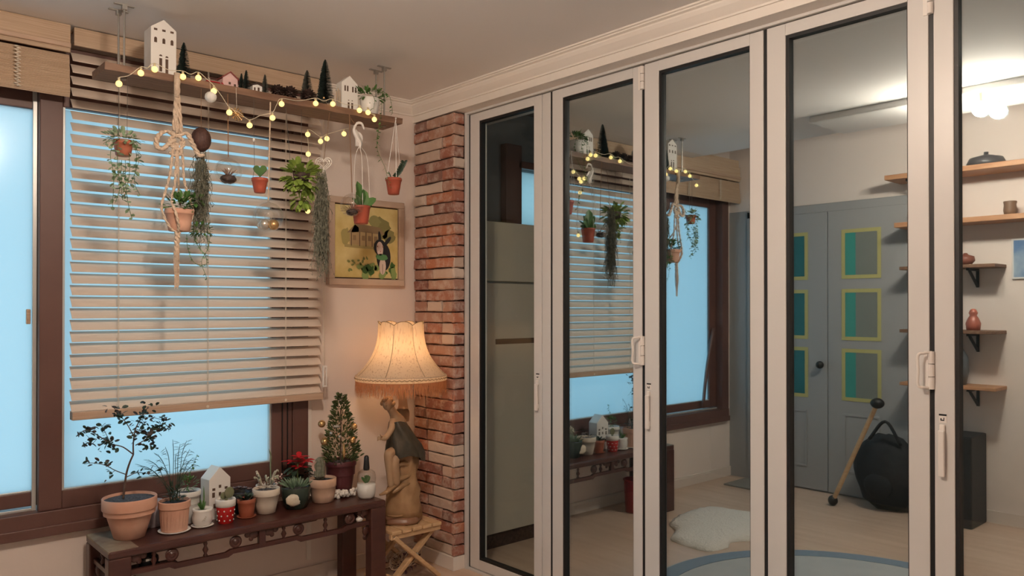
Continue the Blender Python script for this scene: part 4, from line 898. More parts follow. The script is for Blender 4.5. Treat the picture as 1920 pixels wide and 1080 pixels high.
# white house on bench
p, s = stand(400, 972, 12)
a = at(387, 900, p.y); wd = .078; hw = root('ceramic_house', p, 'white ceramic house with square openings standing among bench pots', 'house')
def hv(u, d, z): return p+_r*u*0+V((u, d, z))
ang = R(6); rot = Matrix.Rotation(ang, 3, 'Z'); W2, D2 = .045, .036; ze, zt = 74*s, 96*s
v = [V((-W2, -D2, 0)), V((W2, -D2, 0)), V((W2, -D2, ze)), V((0, -D2, zt)), V((-W2, -D2, ze))]; v = v+[q+V((0, 2*D2, 0)) for q in v]
part('body', MB().add([p+rot @ q for q in v], [(0, 1, 2, 3, 4), (9, 8, 7, 6, 5), (0, 5, 6, 1), (1, 6, 7, 2), (2, 7, 8, 3), (3, 8, 9, 4), (4, 9, 5, 0)]), M_whitecer, hw, bevel=.0015)
for (u, z, w_, h_) in ((-.026, .115, .012, .010), (0, .123, .010, .012), (.026, .115, .012, .010), (-.027, .088, .011, .020), (0, .092, .010, .014), (.027, .088, .011, .020), (-.022, .045, .011, .018), (.012, .040, .012, .024)):
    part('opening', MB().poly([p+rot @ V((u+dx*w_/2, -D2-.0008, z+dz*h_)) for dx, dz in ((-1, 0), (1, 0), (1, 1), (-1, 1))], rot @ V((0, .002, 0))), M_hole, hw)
# red dotted pot
p, s = stand(418, 983, 15); rd = root('potted_succulent', p, 'red polka dot pot with a white rim and round succulent', 'plant', GP)
part('pot', MB().lathe(p, [(13.5*s, 0), (14*s, .001), (17*s, 30*s), (17*s, 31*s)], 28), M_redglaze, rd, True); part('pot_rim', MB().lathe(p, [(17*s, 31*s), (18*s, 31.5*s), (18.5*s, 43*s), (17*s, 45*s), (15.5*s, 43*s), (15*s, 36*s)], 28, cap0=False), M_whitecer, rd, True)
part('soil', MB().lathe(p+V((0, 0, 39*s)), [(15.5*s, 0), (.001, .003)], 16, cap1=True), M_whitecer, rd)
dm = MB()
for i in range(3):
    for k in range(9):
        t = 2*PI*(k+.5*(i % 2))/9; z_ = (6+i*9)*s; rr = 13.9*s+3*s*z_/(30*s); c_ = p+V((math.cos(t)*rr, math.sin(t)*rr, z_)); dm.ball(c_, 1.6*s, 6, 4)
part('dots', dm, M_whitecer, rd)
m = MB(); m.ball(p+_r*7*s+V((0, 0, 56*s)), 9.5*s, 12, 8, (1, .25, 1.1)); m.ball(p-_r*4*s+V((0, 0, 50*s)), 6*s, 10, 8, (1, .3, 1.2)); m.tube([p+V((0, 0, 40*s)), p+_r*5*s+V((0, 0, 50*s))], 2.5*s, 6); part('succulent', m, mat('olive_succulent', (.14, .17, .08), .5, var=(.22, .2, .12), vscale=30), rd, True)
# brown pot with saucer + black pot behind
p, s = stand(457, 973, 17); bp_ = root('potted_succulent', p, 'brown plastic pot with saucer and short spiky grey leaves', 'plant', GP)
part('saucer', MB().lathe(p, [(15*s, 0), (18*s, .005), (17*s, .006), (13*s, .003), (.001, .003)], 24, cap1=True), M_brownpot, bp_, True); pot_at(p+V((0, 0, .0035)), 13*s, 17*s, 33*s, M_brownpot, bp_, rim=8*s, rimw=1*s)
lf = MB()
for k in range(26): d = V((U(-1, 1), U(-1, 1), U(.3, 1))); lf.leaf(p+V((d.x*8*s, d.y*8*s, 32*s)), d, V((0, 0, 1)), 15*s, 5*s, .2)
part('rosettes', lf, M_leafd, bp_, kind='stuff')
p, s, hh_ = rear(452, 3.19, 922); bk = root('potted_succulent', p, 'wide black pot of dark rosettes behind the brown pot', 'plant', GP); pot_at(p, 16*s, 21*s, hh_*s, M_blackpot, bk)
lf = MB()
for c_ in ((-14, 3), (-4, 5), (6, 4), (15, 2), (0, 3)):
    for k in range(12): a = k*2.4; d = V((math.cos(a), math.sin(a), .5+k*.05)); lf.leaf(p+_r*c_[0]*s+V((0, 0, (hh_+c_[1])*s)), d, V((0, 0, 1)), 8*s, 5*s, .2)
part('rosettes', lf, mat('plum_rosette', (.10, .06, .07), .5, var=(.25, .2, .2), vscale=60), bk, kind='stuff')
# cream pot
p, s = stand(494, 965, 18); cp = root('potted_succulent', p, 'cream stoneware pot of brown twiggy succulent in row centre', 'plant', GP); pot_at(p, 17*s, 25*s, 46*s, M_cream, cp, rim=13*s, rimw=1.5*s, seg=32)
lf = MB(); fluffy(p+V((0, 0, 48*s)), 19*s, 18*s, 7*s, 60, .014, .006, lf, True, .4); part('succulent', lf, mat('brown_leaf', (.12, .07, .05), .6, var=(.2, .13, .09), vscale=40), cp, kind='stuff')
# white bowl with coral cactus behind
p, s, hh_ = rear(500, 3.205, 908); wc = root('potted_cactus', p, 'white bowl with pale coral cactus behind the cream pot', 'plant', GP); pot_at(p, 14*s, 20*s, hh_*s, M_whitecer, wc)
m = MB()
for k in range(15): a = U(0, 6.28); b_ = p+V((math.cos(a)*10*s, math.sin(a)*8*s, (hh_-2)*s)); e = b_+V((math.cos(a)*U(4, 14)*s, math.sin(a)*8*s, U(12, 28)*s)); m.tube(bez([b_, (b_+e)/2+V((0, 0, 5*s)), e, e+V((U(-3, 3)*s, 0, -4*s))], 3), [.0035]*8+[.003, .002], 6)
part('coral_arms', m, mat('coral_cactus', (.42, .46, .33), .6, var=(.62, .55, .46), vscale=60), wc, True)
m = MB(); m.tube(bez([p+_r*8*s+V((0, 0, (hh_-4)*s)), at(507, 870, p.y), at(508, 856, p.y), at(504, 842, p.y)], 5), [.003]*14+[.0012, .0006], 6); part('tall_stem', m, mat('tall_stem', (.20, .24, .15), .6), wc, True)
lf = MB(); fluffy(p+_r*24*s+V((0, 0, (hh_+8)*s)), 8*s, 6*s, 10*s, 22, .009, .008, lf, True); part('pink_buds', lf, M_pinkfl, wc, kind='stuff')
# dark green pot with white stone
p, s = stand(550, 956, 20); dg = root('potted_succulent', p, 'dark green bowl of grassy leaves with pale stone in front', 'plant', GP); pot_at(p, 20*s, 27*s, 40*s, M_greenpot, dg, curve=2*s)
lf = MB()
for k in range(50): d = V((U(-1, 1), U(-1, 1), U(.5, 1.3))); lf.leaf(p+V((d.x*12*s, d.y*12*s, 38*s)), d, V((0, -1, .3)), U(14, 24)*s, 3*s, .2)
part('grass_leaves', lf, mat('blue_green_leaf', (.10, .18, .10), .5, var=(.2, .28, .2), vscale=50), dg, kind='stuff')
q = on(556, 956, ZB); part('pale_stone', MB().ball(p-AWAY*24*s+_r*4*s+V((0, 0, 20*s)), 15*s, 12, 8, (1.15, .35, .75), .12), M_stone, dg, True)
# poinsettia behind
p, s, hh_ = rear(558, 3.215, 900); po = root('poinsettia', p, 'red flowering poinsettia behind the dark green bowl', 'plant', GP); pot_at(p, 9*s, 12*s, hh_*s, M_blackpot, po, soil_drop=.006)
st = MB(); st.tube([p+V((0, 0, (hh_-4)*s)), p+V((0, 0, (hh_+30)*s))], .003, 5); part('stem', st, M_stem, po)
lme = mesh(MB().leaf((0, 0, 0), (0, 1, 0), (0, 0, 1), .046, .024, .12), V((0, 0, 0)), M_leafd, False, 'leaf'); pme = mesh(MB().leaf((0, 0, 0), (0, 1, 0), (0, 0, 1), .052, .025, .12), V((0, 0, 0)), M_red, False, 'petal')
hc = at(560, 862, p.y)
for k in range(30): a = U(0, 6.28); q = V((hc.x, p.y, ZB+(hh_+20)*s))+V((math.cos(a)*12*s, math.sin(a)*12*s, U(-22, 6)*s)); inst('leaf', lme, po, q, aim((math.cos(a), math.sin(a), U(-.5, .3))), U(.8, 1.1))
for c_ in ((0, 8), (-14, 0), (14, 2), (2, -10)):
    for k in range(9): a = k*.7+U(-.2, .2); q = V((hc.x, p.y-.005, hc.z))+_r*c_[0]*s+V((0, 0, (c_[1]-4)*s)); inst('petal', pme, po, q, aim((math.cos(a), math.sin(a)-.2, U(.0, .5))), U(.65, 1.0))
# terracotta cylinder with cactus and pink flower
p, s = stand(601, 944, 20); tcp = root('potted_cactus', p, 'pale terracotta pot with cactus and pale pink flower', 'plant', GP); pot_at(p, 20*s, 25*s, 44*s, M_terra2, tcp, rim=16*s, rimw=1*s, seg=32)
part('cactus', MB().lathe(p+V((0, .006, 40*s))+_r*-5*s, [(7*s, 0), (9.5*s, 8*s), (9.5*s, 28*s), (7*s, 38*s), (2*s, 42*s)], 24, mod=lambda r, z, t, i: (r*(1+.12*math.cos(10*t)), z), cap1=True), mat('cactus_grey', (.13, .14, .10), .8, var=(.25, .24, .18), vscale=80), tcp)
lf = MB()
for k in range(14): a = k*2.4; lf.leaf(p-_r*14*s+V((0, 0, 66*s)), V((math.cos(a)*.7-.3, -.5, math.sin(a)*.8)), V((0, -1, .2)), 11*s, 8*s, .15, True)
part('flower', lf, M_pinkfl, tcp)
lf = MB()
for k in range(16): a = k*2.4; lf.leaf(p-_r*6*s-AWAY*8*s+V((0, 0, 42*s)), V((math.cos(a), math.sin(a), .8)), V((0, 0, 1)), 13*s, 4*s, .3)
m_z = mat('zebra_leaf', (.05, .07, .05), .5, var=(.6, .6, .52), vscale=220); part('zebra_succulent', lf, m_z, tcp)
# plum pot with christmas cypress
p, s, hh_ = rear(639, 3.175, 862); ct = root('christmas_cypress', p, 'cone shaped green cypress with gold baubles in plum pot', 'plant', GP); pot_at(p, 19*s, 29*s, hh_*s, M_purple, ct, rim=10*s, rimw=2*s); dz_ = (hh_-56)*s
lf = MB(); zb_, ztp = 52*s+dz_, at(636, 742, p.y).z-ZB
for i in range(900):
    u = U(0, 1)**1.3; rr = 36*s*(1-u)**.75*(.75 if u < .06 else 1)+2*s; a = U(0, 6.28); q = U(.35, 1)**.5
    d = V((math.cos(a), math.sin(a), U(.2, 1.2))); lf.leaf(p+V((math.cos(a)*rr*q, math.sin(a)*rr*q, zb_+(ztp-zb_)*u)), d, V((U(-1, 1), U(-1, 1), .5)), U(6, 11)*s, U(2.5, 4)*s, .2)
part('foliage', lf, mat('cypress_leaf', (.05, .08, .025), .6, var=(.12, .15, .05), vscale=50), ct, kind='stuff'); part('trunk', MB().tube([p+V((0, 0, 45*s+dz_)), p+V((0, 0, 150*s+dz_))], .003, 6), M_bark, ct)
for (dx, dz, rr, mm) in ((-27, 92, 8, M_gold), (-33, 125, 7, M_gold), (24, 95, 6.5, M_gold), (27, 120, 6, M_gold)): 
    part('bauble', MB().ball(p+_r*dx*s-AWAY*12*s+V((0, 0, dz*s+dz_)), rr*s, 14, 10), mm, ct, True)
part('drop_ornament', MB().lathe(p+_r*12*s-AWAY*30*s+V((0, 0, 62*s+dz_)), [(.0005, 0), (3.5*s, 12*s), (3*s, 18*s), (.0008, 32*s)], 10), M_gold, ct, True)
part('silver_ornament', MB().ball(p-_r*2*s-AWAY*22*s+V((0, 0, 122*s+dz_)), 4*s, 8, 6, (2, 1, .8)).ball(p-_r*12*s-AWAY*26*s+V((0, 0, 110*s+dz_)), 3*s, 8, 6).ball(p+_r*4*s-AWAY*28*s+V((0, 0, 104*s+dz_)), 3*s, 8, 6), M_silverb, ct)
# white coral cluster
q = on(645, 934, ZB); s = mpp(q)
for i, (px, py, k) in enumerate(((630, 936, 5), (646, 936, 6), (661, 931, 6))):
    q = on(px, py, ZB)+AWAY*.012; m = MB(); g = random.Random(i+5)
    for j in range(k*2): m.ball(q+V((g.uniform(-.016, .016), g.uniform(-.01, .01), .008+g.uniform(0, 1)*.026)), g.uniform(.007, .011), 8, 6, (1, 1, 1), .12)
    solo('coral_lump', m, M_whitecer, q, ['left lump of white coral at the foot of the cypress', 'middle lump of white coral at the foot of the cypress', 'right lump of white coral next to the glass jar'][i], 'coral', 'white coral lumps on the bench', smooth=True)
# cloche jar
p, s = stand(685, 936, 12); cj = root('cloche_jar', p, 'glass cloche with white base and black bottle neck on bench', 'terrarium')
part('base', MB().lathe(p, [(12*s, 0), (16*s, 4*s), (17.5*s, 17*s), (17*s, 28*s), (.001, 28*s)], 28, cap1=True), M_whitecer, cj, True)
part('dome', MB().lathe(p, [(17*s, 28*s), (18*s, 38*s), (16*s, 48*s), (10*s, 53*s), (5*s, 55*s)], 28, cap0=False), M_globe, cj, True)
part('neck', MB().lathe(p, [(5.5*s, 52*s), (6*s, 56*s), (5*s, 68*s), (4.5*s, 76*s), (3*s, 79*s), (.0005, 80*s)], 16).tube([p+V((0, 0, 72*s)), p-_r*3*s+V((0, 0, 78*s))], .004, 8), M_blackpot, cj, True)
lf = MB()
for k in range(10): lf.leaf(p+V((0, 0, 28*s)), V((U(-1, 1), U(-1, 1), 1)), V((0, -1, 0)), 15*s, 6*s, .1, True)
part('sprout', lf, M_leaf, cj)

# ================================================================= FOLDING STOOL AND LAMP
LX, LY = 2.055, 3.066; ZS = .264
sl = root('folding_stool', (LX, LY, 0), 'small folding wooden stool with crossed legs under the lamp', 'stool')
for k in range(5):
    x = LX-.135+k*.055; part('seat_slat', MB().box((x, LY-.135, ZS-.018), (x+.05, LY+.135, ZS)), M_stool, sl, bevel=.005)
for y in (LY-.125, LY+.105): part('seat_frame', MB().box((LX-.135, y, ZS-.04), (LX+.135, y+.02, ZS-.018)), M_stool, sl, bevel=.003)
for y, s1 in ((LY-.115, 1), (LY-.092, -1), (LY+.115, 1), (LY+.092, -1)):
    part('leg', MB().bar((LX-s1*.12, y, ZS-.028), (LX+s1*.13, y, .012), .018, .032, up=(0, 1, 0)), M_stool, sl, bevel=.003)
for s1 in (-1, 1): part('crossbar', MB().tube([(LX+s1*.105, LY-.115, .045), (LX+s1*.105, LY+.115, .045)], .008, 8), M_stool, sl)
part('bolt', MB().tube([(LX-.118, LY-.128, ZS-.03), (LX-.118, LY-.124, ZS-.03)], .006, 8).tube([(LX, LY-.13, .14), (LX, LY-.12, .14)], .005, 8), M_galv, sl)
# twig basket on floor under stool
bk_ = root('twig_bundle', (2.13, 3.14, 0), 'tangle of curled pale twigs and dry purple flowers under stool', 'dried flowers')
m = MB(); g = random.Random(4)
for k in range(16): a = g.uniform(0, 6.28); c = V((2.13+g.uniform(-.07, .07), 3.15+g.uniform(-.07, .06), .012)); rr = g.uniform(.025, .055); m.tube([c+V((math.cos(t+a)*rr, math.sin(t+a)*rr*.5, .03+.03*math.sin(t*1.3+a)+rr*.4)) for t in [k2*.35 for k2 in range(16)]], .0018, 5)
part('twigs', m, M_rope, bk_, True); m = MB(); fluffy((2.13, 3.15, .035), .10, .08, .03, 90, .022, .012, m); part('dry_flowers', m, mat('dry_purple', (.12, .05, .07), .8, var=(.2, .11, .12), vscale=40), bk_, kind='stuff')

lm = root('table_lamp', (LX, LY, ZS), 'fringed bell shade lamp on a draped classical figure statue', 'lamp')
s = mpp((LX, LY, .6)); pxc = 752
def LP(px, py, dy=0): return at(px, py, LY+dy)
part('base', MB().lathe((LX, LY, ZS), [(.088, 0), (.096, .006), (.096, .016), (.090, .020), (.090, .024), (.082, .030), (.001, .030)], 36, mod=lambda r, z, t, i: (r*(1+.06*math.cos(4*t)), z), cap1=True), M_statbase, lm, True)
# flowing drapery column: stacked rings following the figure
rows = [(968, 755, 36, 30), (950, 755, 34, 29), (932, 755, 31, 27), (915, 757, 29, 26), (903, 758, 25, 23), (888, 757, 24, 22), (872, 757, 26, 22), (856, 757, 27, 22), (842, 756, 25, 21)]
m = MB(); seg = 40
for i, (py, px, hw, dp) in enumerate(rows):
    c = LP(px, py)
    for k in range(seg):
        t = 2*PI*k/seg; w_ = 1+(.03 if i < 3 else .10)*math.sin(5*t+i*.9)+(.02 if i < 3 else .06)*math.sin(9*t-i*1.3); m.v.append(c+(_r*math.cos(t)*hw+AWAY*math.sin(t)*dp)*s*w_)
for i in range(len(rows)-1):
    for k in range(seg): k2 = (k+1) % seg; m.f.append((i*seg+k, i*seg+k2, (i+1)*seg+k2, (i+1)*seg+k))
m.f.append(tuple(range(seg))[::-1]); m.f.append(tuple((len(rows)-1)*seg+k for k in range(seg)))
part('robe', m, M_bronze, lm, True)
m = MB()
for (pts, r_) in (([(742, 872), (758, 864), (774, 868), (778, 882)], 5), ([(736, 905), (750, 893), (768, 886), (780, 872)], 5.5), ([(740, 918), (756, 906), (772, 900)], 5.5), ([(716, 922), (728, 917), (740, 908), (752, 902)], 4.5), ([(766, 922), (774, 912), (780, 898)], 6), ([(732, 958), (748, 960), (764, 957)], 1.6), ([(762, 948), (764, 955), (768, 957)], 2.2)):
    c = bez([LP(x, y)-AWAY*(25*s if y < 925 else 31*s) for x, y in pts], 6); n = len(c); part('robe_fold', MB().tube(c, [r_*s*(.35+.65*math.sin(PI*i/(n-1))) for i in range(n)], 8), M_bronze, lm, True)
# dark sash round the hips
rows = [(858, 758, 36, 34), (846, 758, 36, 36), (830, 757, 31, 34), (814, 753, 24, 29), (800, 748, 19, 25), (790, 745, 15, 20)]
m = MB()
for i, (py, px, hw, dp) in enumerate(rows):
    for k in range(seg):
        t = 2*PI*k/seg; w_ = 1+.10*math.sin(7*t+i*1.1); c = LP(px, py+8*math.sin(t*2+.8)*(1 if i == 0 else .3), -.022); m.v.append(c+(_r*math.cos(t)*hw+AWAY*math.sin(t)*dp)*s*w_)
for i in range(len(rows)-1):
    for k in range(seg): k2 = (k+1) % seg; m.f.append((i*seg+k, i*seg+k2, (i+1)*seg+k2, (i+1)*seg+k))
part('sash', m, M_cloth, lm, True)
# the figure: one skinned body
J = [(754, 838, 0), (750, 812, -.01), (746, 790, -.015), (738, 776, -.02), (732, 766, -.028), (727, 755, -.03), (753, 784, -.004), (756, 765, -.004), (755, 745, -.008), (750, 726, -.01), (738, 786, -.03), (734, 806, -.05), (723, 822, -.06), (715, 821, -.065), (742, 846, -.03), (727, 851, -.055), (731, 880, -.045), (733, 905, -.04), (733, 915, -.04), (746, 850, -.04), (739, 862, -.065), (742, 890, -.055), (744, 910, -.045)]
E_ = [(0, 1), (1, 2), (2, 3), (3, 4), (4, 5), (2, 6), (6, 7), (7, 8), (8, 9), (2, 10), (10, 11), (11, 12), (12, 13), (0, 14), (14, 15), (15, 16), (16, 17), (17, 18), (0, 19), (19, 20), (20, 21), (21, 22)]
RAD = [17, 12, 15, 8, 8.5, 9, 11, 9.5, 8.5, 6.5, 8, 6, 5.5, 4.5, 13, 9.5, 8, 7, 6, 13, 9.5, 8.5, 7]
me = bpy.data.meshes.new('figure'); me.from_pydata([tuple(LP(x, y, d)-ORG[lm.name]) for x, y, d in J], E_, []); fo = bpy.data.objects.new('figure', me); link(fo, lm); me.materials.append(M_skin)
sk = fo.modifiers.new('skin', 'SKIN'); sk.use_smooth_shade = True
for i, v in enumerate(me.skin_vertices[0].data): v.radius = (RAD[i]*s, RAD[i]*s); v.use_root = (i == 0)
sb = fo.modifiers.new('sub', 'SUBSURF'); sb.levels = 2; sb.render_levels = 2
hd = LP(727, 757, -.03)
m = MB(); m.ball(hd, 10.5*s, 14, 10, (.9, 1, 1.2)); m.ball(hd-AWAY*9*s-_r*2*s-V((0, 0, 1*s)), 2.5*s, 6, 5, (1, 1, 1.4)); part('head', m, M_skin, lm, True)
m = MB()
for k in range(40):
    a = U(0, 6.28); b_ = U(-.1, 1.3); d = V((math.cos(a)*math.cos(b_), math.sin(a)*math.cos(b_), math.sin(b_)))
    if d.dot(-AWAY) > .55 and d.z < .5: continue
    m.ball(hd+d*10.5*s, U(3, 4.5)*s, 6, 5)
m.ball(hd+AWAY*11*s+V((0, 0, 3*s)), 6*s, 8, 6); part('hair', m, M_cloth if False else M_bronze, lm, True)
m = MB()
for k in range(4): b_ = LP(714, 820+k*1.5, -.066); m.tube(bez([b_, b_-_r*4*s+V((0, 0, .5*s)), b_-_r*6*s-V((0, 0, 2*s))], 3), [1.3*s]*6+[.8*s], 5)
m.tube([LP(716, 819, -.068), LP(713, 815, -.07)], 1.3*s, 5); part('hand', m, M_skin, lm, True)
# pole, shade
part('pole', MB().tube([(LX+.012, LY, .83), (LX, LY, .97)], .006, 8).tube([(LX, LY, .97), (LX, LY, 1.012)], .014, 12), M_gold, lm)
zs0, zs1 = at(752, 703, LY).z, at(752, 604, LY).z; rb0, rt0 = 84*s, 42*s; NP = 7; SEG = NP*14; T0 = math.atan2(-LY, -LX)+PI/NP+.10
def shade_prof(u): return rb0+(rt0-rb0)*(1-(1-u)**2.7)
def shmod(r, z, t, i):
    lob = abs(math.sin(NP*(t-T0)/2)); u = (z-zs0)/(zs1-zs0); q = 1+.10*(lob**.6-.75)*(.25+u)
    return (r*q, z+.020*(lob**.7-.8)*max(0, (u-.75)/.25))
pf = [(shade_prof(k/16), zs0+(zs1-zs0)*k/16) for k in range(17)]
shd = part('shade', MB().lathe((LX, LY, 0), pf, SEG, mod=shmod, cap0=False), M_shade, lm, True)
for k in range(NP):
    t = T0+2*PI*k/NP; part('piping', MB().tube([(LX+math.cos(t)*q[0]*1.004, LY+math.sin(t)*q[0]*1.004, q[1]) for q in [shmod(r, z, t, 0) for r, z in pf]], .0014, 5), M_piping, shd)
tr_ = [2*PI*k/SEG for k in range(SEG+1)]; part('top_piping', MB().tube([(LX+math.cos(t)*q[0], LY+math.sin(t)*q[0], q[1]) for t, q in [(t, shmod(*pf[-1], t, 0)) for t in tr_]], .0018, 5), M_piping, shd)
part('band', MB().lathe((LX, LY, 0), [(rb0*.98, zs0+.004), (rb0*1.015, zs0+.001), (rb0*1.02, zs0-.006), (rb0*1.02, zs0-.020), (rb0*1.0, zs0-.024)], SEG, cap0=False), M_shade, shd, True)
part('braid', MB().tube([(LX+math.cos(t)*rb0*1.024, LY+math.sin(t)*rb0*1.024, zs0-.010+.0022*(-1)**k) for k, t in enumerate([2*PI*k/120 for k in range(121)])], .0018, 4), M_piping, shd)
m = MB(); g = random.Random(2)
for k in range(900):
    t = 2*PI*k/900+g.uniform(-.006, .006); rr = rb0*1.005; a = V((LX+math.cos(t)*rr, LY+math.sin(t)*rr, zs0-.022)); L = .058*g.uniform(.7, 1.25); e = a+V((g.uniform(-.005, .005), g.uniform(-.005, .005), -L)); sd = V((-math.sin(t), math.cos(t), 0))*.0011
    mid = (a+e)/2+V((g.uniform(-.003, .003), g.uniform(-.003, .003), 0)); m.add([a-sd, a+sd, mid+sd, mid-sd, e+sd*.5, e-sd*.5], [(0, 1, 2, 3), (3, 2, 4, 5)])
part('fringe', m, M_fringe, shd, kind='stuff')
part('light_bulb', MB().ball((LX, LY, 1.035), .02, 12, 10, (1, 1, 1.2)), mat('bulb_glow', (1, .72, .42), .3, emit=6), lm, True)
ld = bpy.data.lights.new('table_lamp_light', 'POINT'); ld.energy = TABLE_LAMP; ld.color = (1, .58, .28); ld.shadow_soft_size = .032
lo = bpy.data.objects.new('table_lamp_light', ld); link(lo, lm); lo.location = V((LX, LY, 1.035))-ORG[lm.name]

# ================================================================= CEILING LAMP (seen mirrored in the doors)
cl = root('ceiling_light', (.54, 1.37, ZC), 'flush ceiling light with glowing globes seen mirrored in the doors', 'ceiling light')
part('mount_plate', MB().box((.335, .75, ZC-.035), (.735, 2.1, ZC)), M_white, cl, bevel=.006)
for k, (dx, dy) in enumerate(((-.08, -.06), (.09, -.02), (.0, .12))):
    c = V((.66+dx*.6, 1.29+dy, ZC-.11)); part('stem', MB().tube([c+V((0, 0, .033)), c+V((0, 0, .08))], .010, 10), M_gold, cl); part('globe', MB().ball(c, .036, 16, 12), M_lampglow, cl, True)

# ================================================================= LEFT WALL (mirrored): grey double door, shelves
gd = root('door_7', (XL, 2.54, 0), kind='structure')
part('panel_surround', MB().box((XL, 2.0, 0), (XL+.006, YW-.002, 1.96)), M_wallgrey, gd); part('architrave', MB().box((XL+.006, 3.09, 0), (XL+.02, 3.15, 1.95)).box((XL+.006, 2.0, 1.90), (XL+.02, 3.15, 1.955)), M_wallgrey, gd, bevel=.003)
M_pane = mat('teal_pane', (.02, .14, .15), .25); M_tape = mat('yellow_tape', (.48, .44, .17), .7); M_panedull = mat('dull_pane', (.20, .22, .20), .4)
for i, (ya, yb_) in enumerate(((2.54, 3.085), (2.02, 2.535))):
    lf_ = part('leaf', MB().box((XL+.006, ya, .01), (XL+.026, yb_, 1.90)), M_wallgrey, gd, bevel=.003); y0, y1 = (2.685, 2.935) if i == 0 else (2.19, 2.43)
    for (z0, z1) in ((1.452, 1.76), (1.045, 1.365), (.645, .97)):
        pn = part('pane', MB().box((XL+.026, y0, z0), (XL+.028, y1, z1)), M_pane if i == 0 else M_panedull, lf_); t = .024
        part('masking_tape', MB().box((XL+.0282, y0-t*.4, z0-t*.4), (XL+.0288, y0+t*.6, z1+t*.4)).box((XL+.0282, y1-t*.6, z0-t*.4), (XL+.0288, y1+t*.4, z1+t*.4)).box((XL+.0282, y0+t*.6, z0-t*.4), (XL+.0288, y1-t*.6, z0+t*.6)).box((XL+.0282, y0+t*.6, z1-t*.6), (XL+.0288, y1-t*.6, z1+t*.4)), M_tape, lf_)
        if i: part('pane_strip', MB().box((XL+.028, y1-.085, z0+.01), (XL+.0281, y1-.015, z1-.01)), mat('teal_strip', (.05, .30, .26), .3), lf_)
    m = MB(); 
    for q in (((y0, .16), (y1, .175)), ((y0, .535), (y1, .55)), ((y0, .175), (y0+.015, .535)), ((y1-.015, .175), (y1, .535))): m.box((XL+.026, q[0][0], q[0][1]), (XL+.032, q[1][0], q[1][1]))
    part('panel_moulding', m, M_wallgrey, lf_, bevel=.002)
k = bpy.data.objects.new('knob', mesh(MB().ball((XL+.06, 2.576, .865), .026, 12, 10), V((XL, 2.54, 0)), M_black, True)); link(k, gd); part('knob_stem', MB().tube([(XL+.026, 2.576, .865), (XL+.05, 2.576, .865)], .01, 10), M_black, gd)
M_swood = mat('orange_shelf_wood', (.42, .20, .10), .5, var=(.52, .28, .15), vscale=5, stretch=(12, 1, 12))
def wshelf(y0, y1, z, dep, label, m_=M_swood, th=.03):
    r = root('wall_shelf', (XL, (y0+y1)/2, z), label, 'shelf', 'shelves on the left wall')
    part('board', MB().box((XL, y0, z-th), (XL+dep, y1, z)), m_, r, bevel=.003)
    for y in (y0+.15, y1-.12): part('bracket', MB().box((XL, y-.008, z-th-.11), (XL+.008, y+.008, z-th)).box((XL, y-.008, z-th-.014), (XL+dep*.85, y+.008, z-th)).bar((XL+.01, y, z-th-.1), (XL+dep*.7, y, z-th-.014), .012, .012), M_black, r)
    return r
wshelf(.55, 2.07, 2.06, .24, 'topmost long orange wood shelf on the mirrored wall'); wshelf(.55, 2.03, 1.77, .20, 'second long wood shelf below the topmost on mirrored wall')
wshelf(1.48, 2.0, 1.50, .20, 'short dark wood shelf third from top on mirrored wall', M_shelf, .02); wshelf(1.48, 2.0, 1.12, .20, 'short dark wood shelf fourth from top on mirrored wall', M_shelf, .02); wshelf(1.48, 2.0, .80, .20, 'lowest short wood shelf on mirrored wall', M_swood, .02)
def vase(y, z, prof, m_, name, label, cat, x=XL+.11): 
    solo(name, MB().lathe((x, y, z), prof, 20, cap1=True), m_, (x, y, z), label, cat, smooth=True)
vase(1.55, 2.06, [(.09, 0), (.10, .02), (.085, .05), (.03, .065), (.012, .07), (.012, .085), (.001, .087)], mat('dark_lid', (.09, .085, .09), .4), 'lidded_pot', 'dark lidded pot on the topmost mirrored shelf', 'pot')
vase(1.82, 2.06, [(.05, 0), (.06, .02), (.05, .05), (.02, .06)], MATS['dark_lid'], 'bowl', 'small dark bowl on the topmost mirrored shelf', 'bowl')
vase(1.43, 1.77, [(.028, 0), (.034, .03), (.03, .06), (.034, .075), (.032, .08)], mat('brown_jar', (.20, .12, .075), .5), 'jar', 'small brown jar on the second mirrored shelf', 'jar')
vase(1.66, 1.50, [(.03, 0), (.05, .025), (.045, .05), (.015, .06), (.008, .07)], mat('red_brown_jar', (.22, .075, .05), .45), 'teapot', 'squat red brown teapot on the third mirrored shelf', 'teapot')
vase(1.62, 1.12, [(.035, 0), (.04, .04), (.028, .07), (.018, .085), (.024, .10), (.015, .12), (.004, .125)], mat('red_vase', (.40, .12, .08), .4), 'vase', 'red figure vase on the fourth mirrored shelf', 'vase')
vase(1.72, .80, [(.06, 0), (.075, .08), (.07, .16), (.04, .22), (.035, .25)], mat('blue_grey_jar', (.10, .12, .14), .4), 'tall_jar', 'tall blue grey jar on the lowest mirrored shelf', 'jar')
vase(1.92, 1.77, [(.03, 0), (.03, .08), (.02, .10), (.001, .10)], M_whitecer, 'canister', 'white canister at the end of the second mirrored shelf', 'canister')
bp2 = root('blue_picture', (XL, 1.37, 1.42), 'small blue seascape picture on the mirrored wall', 'picture'); part('frame', MB().box((XL, 1.30, 1.415), (XL+.015, 1.45, 1.645)), M_white, bp2, bevel=.002); part('print', MB().box((XL+.015, 1.31, 1.425), (XL+.016, 1.44, 1.635)), mat('blue_print', (.10, .20, .38), .5, var=(.45, .55, .62), vscale=8), bp2)
